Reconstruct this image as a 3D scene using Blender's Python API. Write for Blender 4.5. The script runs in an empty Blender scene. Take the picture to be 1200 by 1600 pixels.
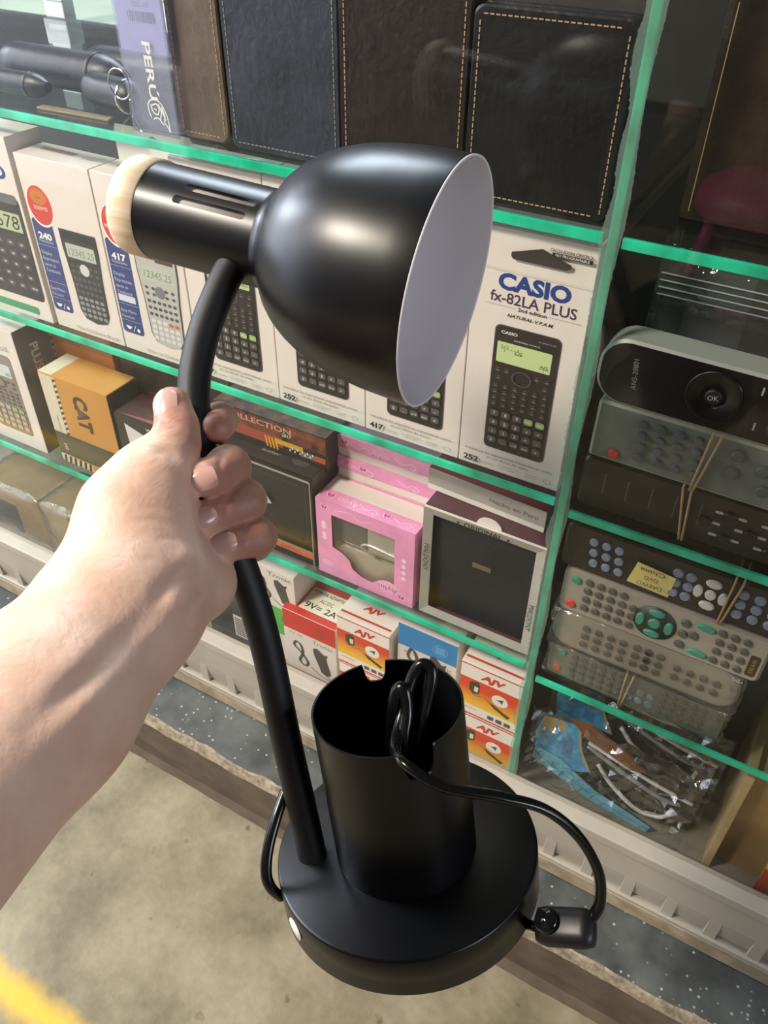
import bpy, bmesh, math, random
import numpy as np
from mathutils import Vector, Matrix
random.seed(7)
C = bpy.context.scene.collection
SC = bpy.context.scene

# ---------------------------------------------------------------- camera
FPX = 1289.75
RT = Vector((0.866953, 0.498325, 0.008020))
UP = Vector((-0.326587, 0.555872, 0.764426))
FW = Vector((-0.376475, 0.665341, -0.644661))
CAM = Vector((0.0, -0.5, 1.0))
cd = bpy.data.cameras.new('camera'); cam = bpy.data.objects.new('camera', cd); C.objects.link(cam)
cd.sensor_fit = 'VERTICAL'; cd.sensor_height = 24.0; cd.lens = FPX / 1600 * 24.0
cd.clip_start = 0.01; cd.clip_end = 60
m = Matrix((RT, UP, -FW)).transposed().to_4x4(); m.translation = CAM
cam.matrix_world = m
SC.camera = cam
SC.view_settings.view_transform = 'Standard'; SC.view_settings.look = 'None'
SC.view_settings.gamma = 1.0; SC.view_settings.use_curve_mapping = False
SC.view_settings.exposure = 0.0

# ---------------------------------------------------------------- world and lights
w = bpy.data.worlds.new('market_air'); SC.world = w; w.use_nodes = True
w.node_tree.nodes['Background'].inputs[0].default_value = (0.84, 0.80, 0.74, 1)
w.node_tree.nodes['Background'].inputs[1].default_value = 0.06
def area(name, loc, target, sx, sy, power, col):
    l = bpy.data.lights.new(name, 'AREA'); l.shape = 'RECTANGLE'; l.size = sx; l.size_y = sy
    l.energy = power; l.color = col
    o = bpy.data.objects.new(name, l); C.objects.link(o); o.location = loc
    o.rotation_euler = (Vector(target) - Vector(loc)).to_track_quat('-Z', 'Y').to_euler()
    return o
area('warm_ceiling_lamp', (-1.35, -1.40, 2.35), (-0.2, -0.1, 0.7), 0.40, 0.32, 72, (1.0, 0.90, 0.76))
area('cool_tube_light', (-1.15, 1.05, 2.15), (-0.25, -0.1, 0.8), 1.0, 0.40, 40, (0.74, 0.86, 1.0))
area('street_daylight', (-3.2, -0.75, 1.5), (-1.2, -0.9, 0.4), 1.4, 1.6, 54, (0.84, 0.89, 1.0))
area('wall_veil_fill', (-2.7, -.25, 1.9), (-2.5, -1.5, .5), 1.2, 1.0, 110, (0.80, 0.86, 1.0))  # added light that brightens the left wall for its reflection in the glass
area('neighbour_stall_light', (2.4, -.75, 1.35), (-.1, -.25, .75), 1.0, .7, 23, (0.86, 0.88, 1.0))

# ---------------------------------------------------------------- helpers
def lin(h):
    h = h.lstrip('#'); v = [int(h[i:i+2], 16) / 255 for i in (0, 2, 4)]
    return tuple(c / 12.92 if c <= .04045 else ((c + .055) / 1.055) ** 2.4 for c in v)
MATS = {}
def mat(name, col='#888888', rough=.5, metal=0., spec=.5, var=0., vscale=40., bump=0., bscale=120., col2=None, coat=0., ior=1.5):
    if name in MATS: return MATS[name]
    mm = bpy.data.materials.new(name); mm.use_nodes = True; MATS[name] = mm
    nt = mm.node_tree; b = nt.nodes['Principled BSDF']
    c = lin(col) if isinstance(col, str) else col
    b.inputs['Base Color'].default_value = (*c, 1); b.inputs['Roughness'].default_value = rough
    b.inputs['Metallic'].default_value = metal; b.inputs['Specular IOR Level'].default_value = spec
    b.inputs['Coat Weight'].default_value = coat; b.inputs['IOR'].default_value = ior
    if var > 0 or col2 or bump > 0:
        tc = nt.nodes.new('ShaderNodeTexCoord')
    if var > 0 or col2:
        n = nt.nodes.new('ShaderNodeTexNoise'); n.inputs['Scale'].default_value = vscale; n.inputs['Detail'].default_value = 5
        nt.links.new(tc.outputs['Object'], n.inputs['Vector'])
        r = nt.nodes.new('ShaderNodeValToRGB'); r.color_ramp.elements[0].position = .32; r.color_ramp.elements[1].position = .68
        c2 = lin(col2) if col2 else tuple(min(1, x * (1 + var)) for x in c)
        c1 = c if col2 else tuple(x * (1 - var) for x in c)
        r.color_ramp.elements[0].color = (*c1, 1); r.color_ramp.elements[1].color = (*c2, 1)
        nt.links.new(n.outputs['Fac'], r.inputs['Fac']); nt.links.new(r.outputs['Color'], b.inputs['Base Color'])
    if bump > 0:
        n2 = nt.nodes.new('ShaderNodeTexNoise'); n2.inputs['Scale'].default_value = bscale; n2.inputs['Detail'].default_value = 4
        nt.links.new(tc.outputs['Object'], n2.inputs['Vector'])
        bp = nt.nodes.new('ShaderNodeBump'); bp.inputs['Strength'].default_value = bump; bp.inputs['Distance'].default_value = .002
        nt.links.new(n2.outputs['Fac'], bp.inputs['Height']); nt.links.new(bp.outputs['Normal'], b.inputs['Normal'])
    return mm
def ink(h, rough=.45):
    return mat('ink_' + h.lstrip('#') + ('' if rough == .45 else str(rough)), h, rough)
def clear(name, tint='#ffffff', f0=.045, rough=.0, haze=0., hazecol='#c8d0d0', wave=0.):
    """clear sheet: transparent with a Schlick surface reflection (and a little haze)"""
    if name in MATS: return MATS[name]
    mm = bpy.data.materials.new(name); mm.use_nodes = True; MATS[name] = mm
    nt = mm.node_tree; nt.nodes.clear(); N = nt.nodes.new; L = nt.links.new
    out = N('ShaderNodeOutputMaterial'); tr = N('ShaderNodeBsdfTransparent'); gl = N('ShaderNodeBsdfGlossy')
    tr.inputs[0].default_value = (*lin(tint), 1); gl.inputs['Roughness'].default_value = rough
    lw = N('ShaderNodeLayerWeight'); lw.inputs['Blend'].default_value = .5
    p = N('ShaderNodeMath'); p.operation = 'POWER'; p.inputs[1].default_value = 5; L(lw.outputs['Facing'], p.inputs[0])
    q = N('ShaderNodeMath'); q.operation = 'MULTIPLY_ADD'; q.inputs[1].default_value = 1 - f0; q.inputs[2].default_value = f0; L(p.outputs[0], q.inputs[0])
    mx = N('ShaderNodeMixShader'); L(q.outputs[0], mx.inputs[0]); L(tr.outputs[0], mx.inputs[1]); L(gl.outputs[0], mx.inputs[2])
    if wave > 0:
        tc = N('ShaderNodeTexCoord'); n = N('ShaderNodeTexNoise'); n.inputs['Scale'].default_value = 60; n.inputs['Detail'].default_value = 3
        bp = N('ShaderNodeBump'); bp.inputs['Strength'].default_value = wave; bp.inputs['Distance'].default_value = .004
        L(tc.outputs['Object'], n.inputs['Vector']); L(n.outputs['Fac'], bp.inputs['Height']); L(bp.outputs[0], gl.inputs['Normal']); L(bp.outputs[0], lw.inputs['Normal'])
    last = mx
    if haze > 0:
        d = N('ShaderNodeBsdfDiffuse'); d.inputs[0].default_value = (*lin(hazecol), 1)
        m2 = N('ShaderNodeMixShader'); m2.inputs[0].default_value = haze; L(mx.outputs[0], m2.inputs[1]); L(d.outputs[0], m2.inputs[2]); last = m2
    L(last.outputs[0], out.inputs[0])
    return mm

_uid = [0]
def link(o, parent=None):
    C.objects.link(o)
    if parent is not None: o.parent = parent
    return o
def tag(o, label=None, cat=None, group=None, kind=None):
    if label: o['label'] = label
    if cat: o['category'] = cat
    if group: o['group'] = group
    if kind: o['kind'] = kind
    return o
def thing(name, label, cat, loc=(0, 0, 0), rot=(0, 0, 0), group=None):
    o = bpy.data.objects.new(name, None); o.empty_display_size = .02
    o.location = loc; o.rotation_euler = rot
    link(o); return tag(o, label, cat, group)

class MB:
    """mesh builder with several material slots"""
    def __init__(s): s.v = []; s.f = []; s.m = []; s.mats = []; s.sm = []
    def mi(s, mt):
        if mt not in s.mats: s.mats.append(mt)
        return s.mats.index(mt)
    def add(s, verts, faces, mt, smooth=False):
        o = len(s.v); s.v += [tuple(p) for p in verts]; k = s.mi(mt)
        for f in faces: s.f.append(tuple(i + o for i in f)); s.m.append(k); s.sm.append(smooth)
    def box(s, x0, x1, y0, y1, z0, z1, mt, c=0.):
        if c <= 0:
            v = [(x, y, z) for z in (z0, z1) for y in (y0, y1) for x in (x0, x1)]
            s.add(v, [(0, 2, 3, 1), (4, 5, 7, 6), (0, 1, 5, 4), (2, 6, 7, 3), (0, 4, 6, 2), (1, 3, 7, 5)], mt); return
        b = bmesh.new(); bmesh.ops.create_cube(b, size=1)
        for q in b.verts: q.co = Vector(((x0 + x1) / 2 + q.co.x * (x1 - x0), (y0 + y1) / 2 + q.co.y * (y1 - y0), (z0 + z1) / 2 + q.co.z * (z1 - z0)))
        bmesh.ops.bevel(b, geom=b.edges[:], offset=c, segments=2, affect='EDGES', profile=.6)
        b.verts.index_update()
        s.add([q.co for q in b.verts], [[q.index for q in f.verts] for f in b.faces], mt); b.free()
    def prism(s, pts, y0, y1, mt, mt_side=None, smooth=False):
        """outline in XZ (counter-clockwise seen from -Y) extruded from y0 (front) to y1"""
        n = len(pts); v = [(x, y0, z) for x, z in pts] + [(x, y1, z) for x, z in pts]
        s.add(v, [tuple(range(n)), tuple(range(2 * n - 1, n - 1, -1))], mt)
        s.add(v, [(i, i + n, (i + 1) % n + n, (i + 1) % n) for i in range(n)], mt_side or mt, smooth)
    def lathe(s, prof, mt, n=64, M=Matrix(), cap0=False, cap1=False, smooth=True):
        v = []; 
        for r, z in prof:
            for k in range(n):
                a = 2 * math.pi * k / n; v.append(M @ Vector((r * math.cos(a), r * math.sin(a), z)))
        f = [(i * n + k, i * n + (k + 1) % n, (i + 1) * n + (k + 1) % n, (i + 1) * n + k) for i in range(len(prof) - 1) for k in range(n)]
        s.add(v, f, mt, smooth)
        if cap0: s.add(v[:n], [tuple(range(n - 1, -1, -1))], mt)
        if cap1: s.add(v[-n:], [tuple(range(n))], mt)
    def tube(s, pts, r, mt, n=10, closed=False, flat=1.0, cap=True):
        pts = [Vector(p) for p in pts]; rr = r if isinstance(r, (list, tuple)) else [r] * len(pts)
        N = len(pts); v = []; up = None
        for i, p in enumerate(pts):
            t = (pts[(i + 1) % N] - pts[i - 1]) if closed else (pts[min(i + 1, N - 1)] - pts[max(i - 1, 0)])
            t.normalize()
            if up is None:
                up = Vector((0, 0, 1)) if abs(t.z) < .9 else Vector((0, 1, 0))
            up = (up - t * up.dot(t)).normalized(); sd = t.cross(up)
            for k in range(n):
                a = 2 * math.pi * k / n; v.append(p + up * (math.cos(a) * rr[i]) + sd * (math.sin(a) * rr[i] * flat))
        R = N if closed else N - 1
        f = [(i * n + k, i * n + (k + 1) % n, ((i + 1) % N) * n + (k + 1) % n, ((i + 1) % N) * n + k) for i in range(R) for k in range(n)]
        if cap and not closed: f += [tuple(range(n - 1, -1, -1)), tuple(range((N - 1) * n, N * n))]
        s.add(v, f, mt, True)
    def mesh(s, name):
        me = bpy.data.meshes.new(name); me.from_pydata(s.v, [], s.f)
        for mt in s.mats: me.materials.append(mt)
        me.polygons.foreach_set('material_index', s.m); me.polygons.foreach_set('use_smooth', s.sm)
        me.update(); return me
    def build(s, name, parent=None, loc=None, rot=None):
        o = bpy.data.objects.new(name, s.mesh(name))
        if loc: o.location = loc
        if rot: o.rotation_euler = rot
        return link(o, parent)

def catmull(pts, sub=8):
    P = [Vector(p) for p in pts]; out = []
    for i in range(len(P) - 1):
        a, b, c, d = P[max(i - 1, 0)], P[i], P[i + 1], P[min(i + 2, len(P) - 1)]
        for k in range(sub):
            t = k / sub
            out.append(.5 * ((2 * b) + (c - a) * t + (2 * a - 5 * b + 4 * c - d) * t * t + (3 * b - a - 3 * c + d) * t ** 3))
    out.append(P[-1]); return out
def rrect(x0, x1, z0, z1, r, n=5):
    out = []
    for cx, cz, a0 in ((x1 - r, z1 - r, 0), (x0 + r, z1 - r, 90), (x0 + r, z0 + r, 180), (x1 - r, z0 + r, 270)):
        for k in range(n + 1):
            a = math.radians(a0 + 90 * k / n); out.append((cx + r * math.cos(a), cz + r * math.sin(a)))
    return out
def ell(cx, cz, rx, rz, n=28): return [(cx + rx * math.cos(2 * math.pi * k / n), cz + rz * math.sin(2 * math.pi * k / n)) for k in range(n)]

# lettering: font outline -> flat mesh, cap height 1
TXT = {}
def glyphs(t, bold, sp):
    key = (t, bold, sp)
    if key in TXT: return TXT[key]
    c = bpy.data.curves.new('lettering', 'FONT'); c.body = t; c.size = 1.0; c.resolution_u = 2 if len(t) > 14 else 3
    c.offset = bold; c.space_character = sp
    o = bpy.data.objects.new('lettering', c); C.objects.link(o)
    dg = bpy.context.evaluated_depsgraph_get(); me = bpy.data.meshes.new_from_object(o.evaluated_get(dg))
    v = [(p.co.x, p.co.y) for p in me.vertices]; f = [tuple(p.vertices) for p in me.polygons]
    bpy.data.objects.remove(o); bpy.data.curves.remove(c); bpy.data.meshes.remove(me)
    xs = [p[0] for p in v] or [0, 1]; x0, x1 = min(xs), max(xs)
    cap = .7
    v = [((x - x0) / cap, y / cap) for x, y in v]
    TXT[key] = (v, f, (x1 - x0) / cap); return TXT[key]

class Art:
    """flat print laid on one face: origin o, right u, up v, outward normal n"""
    def __init__(s, o=(0, 0, 0), u=(1, 0, 0), v=(0, 0, 1), n=(0, -1, 0), eps=.00012):
        s.mb = MB(); s.o = Vector(o); s.u = Vector(u); s.vv = Vector(v); s.n = Vector(n); s.e = eps; s.k = 1
    def P(s, a, b): return s.o + s.u * a + s.vv * b + s.n * (s.e * s.k)
    def poly(s, pts, mt): s.mb.add([s.P(a, b) for a, b in pts], [tuple(range(len(pts)))], mt); s.k += .25; return s
    def rect(s, x0, x1, z0, z1, mt): return s.poly([(x0, z0), (x1, z0), (x1, z1), (x0, z1)], mt)
    def rr(s, x0, x1, z0, z1, r, mt, n=4): return s.poly(rrect(x0, x1, z0, z1, r, n), mt)
    def disc(s, cx, cz, rx, mt, rz=None, n=24): return s.poly(ell(cx, cz, rx, rz or rx, n), mt)
    def ring(s, cx, cz, r0, r1, mt, ratio=1, n=28):
        a = ell(cx, cz, r0, r0 * ratio, n); b = ell(cx, cz, r1, r1 * ratio, n)
        s.mb.add([s.P(*p) for p in a + b], [(i, (i + 1) % n, n + (i + 1) % n, n + i) for i in range(n)], mt); s.k += .25; return s
    def stroke(s, pts, wd, mt, sub=6):
        p3 = catmull([(a, b, 0) for a, b in pts], sub) if len(pts) > 2 else [Vector((a, b, 0)) for a, b in pts]
        v = []
        for i, p in enumerate(p3):
            t = p3[min(i + 1, len(p3) - 1)] - p3[max(i - 1, 0)]; t.normalize(); nn = Vector((-t.y, t.x, 0)) * wd / 2
            v += [s.P((p - nn).x, (p - nn).y), s.P((p + nn).x, (p + nn).y)]
        s.mb.add(v, [(2 * i, 2 * i + 2, 2 * i + 3, 2 * i + 1) for i in range(len(p3) - 1)], mt); s.k += .25; return s
    def keys(s, x0, x1, z0, z1, nx, nz, fx, fz, mt, r=.25, skip=(), alt=None):
        """grid of printed keys"""
        dx = (x1 - x0) / nx; dz = (z1 - z0) / nz
        for j in range(nz):
            for i in range(nx):
                if (i, j) in skip: continue
                cx = x0 + dx * (i + .5); cz = z1 - dz * (j + .5); k = s.k
                mm = alt.get((i, j), mt) if alt else mt
                s.rr(cx - dx * fx / 2, cx + dx * fx / 2, cz - dz * fz / 2, cz + dz * fz / 2, min(dx * fx, dz * fz) * r, mm, 2); s.k = k
        s.k += .25; return s
    def text(s, t, x, z, h, mt, width=None, align='C', rot=0., shear=0., bold=.0, sp=1.0):
        v, f, wd = glyphs(t, bold, sp); kx = h if width is None else width / max(wd, 1e-6)
        off = {'C': -.5, 'L': 0, 'R': -1}[align] * wd * kx
        ca, sa = math.cos(rot), math.sin(rot); vs = []
        for a, b in v:
            px = a * kx + off + b * h * shear; pz = b * h - h * .5
            vs.append(s.P(x + px * ca - pz * sa, z + px * sa + pz * ca))
        s.mb.add(vs, f, mt); s.k += .25; return s
    def build(s, name, parent): return s.mb.build(name, parent)

def un(u, v, d):
    """a point d metres deep along the lens axis, seen at (u, v) of the 1200 x 1600 frame"""
    return CAM + FW * d + RT * ((u - 600) / FPX * d) + UP * (-(v - 800) / FPX * d)

# ================================================================ setting
def floor_material():
    mm = bpy.data.materials.new('worn_concrete'); mm.use_nodes = True; nt = mm.node_tree; N = nt.nodes.new; L = nt.links.new
    b = nt.nodes['Principled BSDF']; b.inputs['Roughness'].default_value = .62
    tc = N('ShaderNodeTexCoord')
    n1 = N('ShaderNodeTexNoise'); n1.inputs['Scale'].default_value = 9; n1.inputs['Detail'].default_value = 8; n1.inputs['Roughness'].default_value = .6
    n2 = N('ShaderNodeTexNoise'); n2.inputs['Scale'].default_value = 90; n2.inputs['Detail'].default_value = 6
    n3 = N('ShaderNodeTexNoise'); n3.inputs['Scale'].default_value = 34; n3.inputs['Detail'].default_value = 3
    for n in (n1, n2, n3): L(tc.outputs['Object'], n.inputs['Vector'])
    r1 = N('ShaderNodeValToRGB'); e = r1.color_ramp.elements
    e[0].position = .37; e[0].color = (*lin('#70664c'), 1); e[1].position = .62; e[1].color = (*lin('#958a6e'), 1)
    L(n1.outputs['Fac'], r1.inputs['Fac'])
    r2 = N('ShaderNodeValToRGB'); r2.color_ramp.elements[0].position = .3; r2.color_ramp.elements[0].color = (.72, .72, .72, 1); r2.color_ramp.elements[1].position = .7
    L(n2.outputs['Fac'], r2.inputs['Fac'])
    mx = N('ShaderNodeMix'); mx.data_type = 'RGBA'; mx.blend_type = 'MULTIPLY'; mx.inputs['Factor'].default_value = .55
    L(r1.outputs['Color'], mx.inputs['A']); L(r2.outputs['Color'], mx.inputs['B'])
    # small dark pits and oil marks
    r3 = N('ShaderNodeValToRGB'); r3.color_ramp.elements[0].position = .27; r3.color_ramp.elements[0].color = (.35, .32, .28, 1); r3.color_ramp.elements[1].position = .34
    L(n3.outputs['Fac'], r3.inputs['Fac'])
    mx2 = N('ShaderNodeMix'); mx2.data_type = 'RGBA'; mx2.blend_type = 'MULTIPLY'; mx2.inputs['Factor'].default_value = .8
    L(mx.outputs['Result'], mx2.inputs['A']); L(r3.outputs['Color'], mx2.inputs['B'])
    # yellow painted line along the aisle, worn at its edges
    sx = N('ShaderNodeSeparateXYZ'); L(tc.outputs['Object'], sx.inputs[0])
    d = N('ShaderNodeMath'); d.operation = 'ADD'; d.inputs[1].default_value = .392; L(sx.outputs['Y'], d.inputs[0])
    a = N('ShaderNodeMath'); a.operation = 'ABSOLUTE'; L(d.outputs[0], a.inputs[0])
    nn = N('ShaderNodeMath'); nn.operation = 'MULTIPLY_ADD'; nn.inputs[1].default_value = .022; nn.inputs[2].default_value = -.011; L(n3.outputs['Fac'], nn.inputs[0])
    ad = N('ShaderNodeMath'); ad.operation = 'ADD'; L(a.outputs[0], ad.inputs[0]); L(nn.outputs[0], ad.inputs[1])
    mr = N('ShaderNodeMapRange'); mr.inputs['From Min'].default_value = .004; mr.inputs['From Max'].default_value = .026; mr.inputs['To Min'].default_value = .9; mr.inputs['To Max'].default_value = 0
    L(ad.outputs[0], mr.inputs['Value'])
    xe = N('ShaderNodeMapRange'); xe.inputs['From Min'].default_value = -.36; xe.inputs['From Max'].default_value = -.40; L(sx.outputs['X'], xe.inputs['Value'])
    xm = N('ShaderNodeMath'); xm.operation = 'MULTIPLY'; L(mr.outputs[0], xm.inputs[0]); L(xe.outputs[0], xm.inputs[1])
    mx3 = N('ShaderNodeMix'); mx3.data_type = 'RGBA'; L(xm.outputs[0], mx3.inputs['Factor']); L(mx2.outputs['Result'], mx3.inputs['A']); mx3.inputs['B'].default_value = (*lin('#d9b12a'), 1)
    L(mx3.outputs['Result'], b.inputs['Base Color'])
    bp = N('ShaderNodeBump'); bp.inputs['Strength'].default_value = .25; bp.inputs['Distance'].default_value = .003; L(n2.outputs['Fac'], bp.inputs['Height']); L(bp.outputs[0], b.inputs['Normal'])
    return mm
fl = MB(); fl.box(-6, 4, -6, 2.5, -.05, 0, floor_material())
tag(fl.build('floor'), kind='structure')
wl = MB(); wl.box(-6, -1.84, -1.62, -1.5, .0, 2.5, mat('white_paint', '#e8eaf2', .6, var=.05, vscale=6))
tag(wl.build('wall_left'), kind='structure')
wb = MB(); wb.box(-1.84, 3.5, -2.32, -2.2, .0, 2.5, mat('brown_stall_wall', '#4a3a30', .7, var=.3, vscale=3))
tag(wb.build('wall_rear'), kind='structure')

# plinth under the case: dark terrazzo top with a broken pale edge
def terrazzo():
    mm = bpy.data.materials.new('dark_terrazzo'); mm.use_nodes = True; nt = mm.node_tree; N = nt.nodes.new; L = nt.links.new
    b = nt.nodes['Principled BSDF']; b.inputs['Roughness'].default_value = .45
    tc = N('ShaderNodeTexCoord'); n = N('ShaderNodeTexNoise'); n.inputs['Scale'].default_value = 22; n.inputs['Detail'].default_value = 7
    v = N('ShaderNodeTexVoronoi'); v.inputs['Scale'].default_value = 150; v.inputs['Randomness'].default_value = 1
    L(tc.outputs['Object'], n.inputs['Vector']); L(tc.outputs['Object'], v.inputs['Vector'])
    r = N('ShaderNodeValToRGB'); r.color_ramp.elements[0].position = .35; r.color_ramp.elements[0].color = (*lin('#3a3d3b'), 1); r.color_ramp.elements[1].position = .7; r.color_ramp.elements[1].color = (*lin('#60635f'), 1)
    L(n.outputs['Fac'], r.inputs['Fac'])
    s = N('ShaderNodeValToRGB'); s.color_ramp.elements[0].position = .14; s.color_ramp.elements[0].color = (1, 1, 1, 1); s.color_ramp.elements[1].position = .26; s.color_ramp.elements[1].color = (0, 0, 0, 1)
    L(v.outputs['Distance'], s.inputs['Fac'])
    g = N('ShaderNodeMath'); g.operation = 'GREATER_THAN'; g.inputs[1].default_value = .66
    sp = N('ShaderNodeSeparateColor'); L(v.outputs['Color'], sp.inputs[0]); L(sp.outputs[0], g.inputs[0])
    ml = N('ShaderNodeMath'); ml.operation = 'MULTIPLY'; L(s.outputs['Color'], ml.inputs[0]); L(g.outputs[0], ml.inputs[1])
    mx = N('ShaderNodeMix'); mx.data_type = 'RGBA'; L(ml.outputs[0], mx.inputs['Factor']); L(r.outputs['Color'], mx.inputs['A']); mx.inputs['B'].default_value = (*lin('#a8a89c'), 1)
    L(mx.outputs['Result'], b.inputs['Base Color'])
    return mm
pl = MB(); nx = 420; x0, x1 = -2.6, 1.6
rnd = [random.random() for _ in range(nx + 1)]
def sm(i, k): 
    return sum(rnd[max(0, min(nx, i + j))] for j in range(-k, k + 1)) / (2 * k + 1) - .5
rows = []
PZ = .104
for i in range(nx + 1):
    x = x0 + (x1 - x0) * i / nx
    j1 = sm(i, 2) * .014; j2 = sm(i, 1) * .008; j3 = sm(i, 5) * .01
    rows.append([(x, .34, PZ), (x, -.0855 + j1, PZ), (x, -.0880 + j1 * .6, PZ - .0015 + j2 * .25), (x, -.090 + j2 * .4, PZ - .006 + j3 * .4), (x, -.0925, PZ - .013 + j2), (x, -.0935, .045), (x, -.091, .015), (x, -.097 + j3, 0.0005)])
TZ = terrazzo(); ED = mat('broken_cement', '#8f836d', .9, var=.4, vscale=120, bump=.6, bscale=220); FR = mat('brown_cement_face', '#5f5243', .8, var=.25, vscale=30, bump=.2)
for c, mt in enumerate((TZ, ED, ED, ED, FR, FR, FR)):
    pl.add([p for r in rows for p in (r[c], r[c + 1])], [(2 * i, 2 * i + 1, 2 * i + 3, 2 * i + 2) for i in range(nx)], mt, c > 3)
tag(pl.build('trim_1'), kind='structure')

# ================================================================ the glass display case
GLASS = clear('window_glass', '#fdfdfc', .020)
SHELF = clear('shelf_glass', '#f3faf6', .03)
def edge_material():
    mm = bpy.data.materials.new('green_glass_edge'); mm.use_nodes = True; nt = mm.node_tree; N = nt.nodes.new; L = nt.links.new
    b = nt.nodes['Principled BSDF']; b.inputs['Roughness'].default_value = .22; b.inputs['Coat Weight'].default_value = .4
    tc = N('ShaderNodeTexCoord'); n = N('ShaderNodeTexNoise'); n.inputs['Scale'].default_value = 26; n.inputs['Detail'].default_value = 5
    L(tc.outputs['Object'], n.inputs['Vector'])
    r = N('ShaderNodeValToRGB'); r.color_ramp.elements[0].position = .3; r.color_ramp.elements[0].color = (*lin('#0a8766'), 1); r.color_ramp.elements[1].position = .62; r.color_ramp.elements[1].color = (*lin('#1edcb0'), 1)  # light carried through the glass is put into this bright teal
    L(n.outputs['Fac'], r.inputs['Fac']); L(r.outputs['Color'], b.inputs['Base Color'])
    b.inputs['Subsurface Weight'].default_value = .3; b.inputs['Subsurface Radius'].default_value = (.002, .01, .008); b.inputs['Subsurface Scale'].default_value = 1
    bp = N('ShaderNodeBump'); bp.inputs['Strength'].default_value = .5; bp.inputs['Distance'].default_value = .002; L(n.outputs['Fac'], bp.inputs['Height']); L(bp.outputs[0], b.inputs['Normal'])
    return mm
EDGE = edge_material()
CEMENT = clear('glue_smear', '#e6f2ec', .06, .3, haze=.30, hazecol='#9fc4b4')
case = thing('display_case', 'glass display case with green edged shelves standing on a dark plinth', 'display case', (-.3, .15, PZ))
def cl(o): o.location = o.location - case.location; return o      # world coordinates -> child of the case
def cpart(mb, name, parent=case, label=None):
    o = mb.build(name, parent)
    if parent is case: o.location = -case.location
    if label: o['label'] = label
    return o
XD = -.1240                     # divider
def shelf(xa, xb, ztop, th=.007):
    b = MB(); b.box(xa, xb, .0045, .33, ztop - th, ztop, SHELF)
    o = cpart(b, 'glass_shelf'); e = MB(); e.box(xa, xb, .0012, .0044, ztop - th, ztop, EDGE, .0006); cpart(e, 'polished_edge', o, 'glowing teal green front edge')
S1, S2, S3, S0 = .8045, .5930, .3935, .1885
R1, R2, R3 = .8040, .5865, .3825
for z in (S1, S2, S3): shelf(-1.65, XD - .0060, z)
for z in (R1, R2, R3): shelf(XD + .0060, 1.05, z)
b = MB(); b.box(XD - .0030, XD + .0030, .0045, .33, S0, 1.35, SHELF); dv = cpart(b, 'divider_pane')
e = MB(); e.box(XD - .0030, XD + .0030, .0012, .0044, .21, 1.35, EDGE, .0006); cpart(e, 'polished_edge', dv, 'glowing green vertical glass edge')
# ragged smear of clear glue along the divider
b = MB(); n = 700; L1 = []
for i in range(n + 1):
    z = .21 + (1.2 - .21) * i / n
    L1.append((z, XD - .0058 - .0022 * math.sin(z * 37) * math.sin(z * 91 + 1) - random.random() ** 3 * .0012, XD + .0048 + .0012 * math.sin(z * 53 + 2) + random.random() ** 3 * .0008))
b.add([p for z, a, c in L1 for p in ((a, .0007, z), (c, .0007, z))], [(2 * i, 2 * i + 1, 2 * i + 3, 2 * i + 2) for i in range(n)], CEMENT)
cpart(b, 'glue_seam')
b = MB(); b.box(-1.65, XD - .0006, -.0055, -.0005, .205, 1.35, GLASS); cpart(b, 'front_pane')
b = MB(); b.box(XD + .0006, 1.05, -.0055, -.0005, .205, 1.35, GLASS); cpart(b, 'front_pane')
b = MB(); b.box(-1.65, 1.05, .001, .33, S0 - .012, S0, mat('grey_case_floor', '#8d877c', .6, var=.15)); cpart(b, 'case_floor')
b = MB(); b.box(-1.65, 1.05, .332, .345, PZ, .80, mat('dark_case_back', '#2b2622', .7, var=.2)); cpart(b, 'back_panel')
b = MB(); b.box(-.55, 1.05, .332, .345, .802, 1.35, mat('dark_case_back')); cpart(b, 'back_panel')
# base rail: ledge, ribbed louvres, lip
RAIL = mat('beige_rail', '#aaa394', .5, var=.08, vscale=14, bump=.08); LEDGE = mat('tan_ledge', '#a3937a', .6, var=.25, vscale=60)
b = MB(); b.box(-1.65, 1.05, -.021, .001, .2065, .2195, RAIL, .0015); b.box(-1.65, 1.05, -.0185, .001, .166, .2062, RAIL); cpart(b, 'rail_lip')
b = MB(); b.box(-1.65, 1.05, -.004, .33, PZ + .0005, .176, mat('dark_rail_core', '#2a2723', .8)); cpart(b, 'rail_core')  # core coloured dark to give the gaps under the louvres their shade
b = MB(); b.box(-1.65, 1.05, -.0215, -.002, PZ + .001, .1335, RAIL, .001); b.box(-1.65, 1.05, -.0222, -.0215, PZ + .003, .128, LEDGE); cpart(b, 'rail_ledge')
pitch = .0432; lv = MB(); ns_ = 8; lp = [(-.0186 + .0045 * (q / ns_) ** 1.5, .166 - .0295 * q / ns_) for q in range(ns_ + 1)]
lv.add([p for y, z in lp for p in ((0, y, z), (pitch * .72, y, z))], [(2 * q, 2 * q + 2, 2 * q + 3, 2 * q + 1) for q in range(ns_)], RAIL, True)
rb = MB(); rb.box(0, pitch * .28, -.0186, -.0055, .1336, .1662, RAIL, .0006)
lm_, rm_ = lv.mesh('louvre'), rb.mesh('rib')
i = 0; x = -1.05
while x < .42:
    for nm, me, dx in (('louvre', lm_, 0), ('rib', rm_, pitch * .72)):
        o = bpy.data.objects.new(nm, me); link(o, case); o.location = Vector((x + dx, 0, 0)) - case.location
    x += pitch

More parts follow.
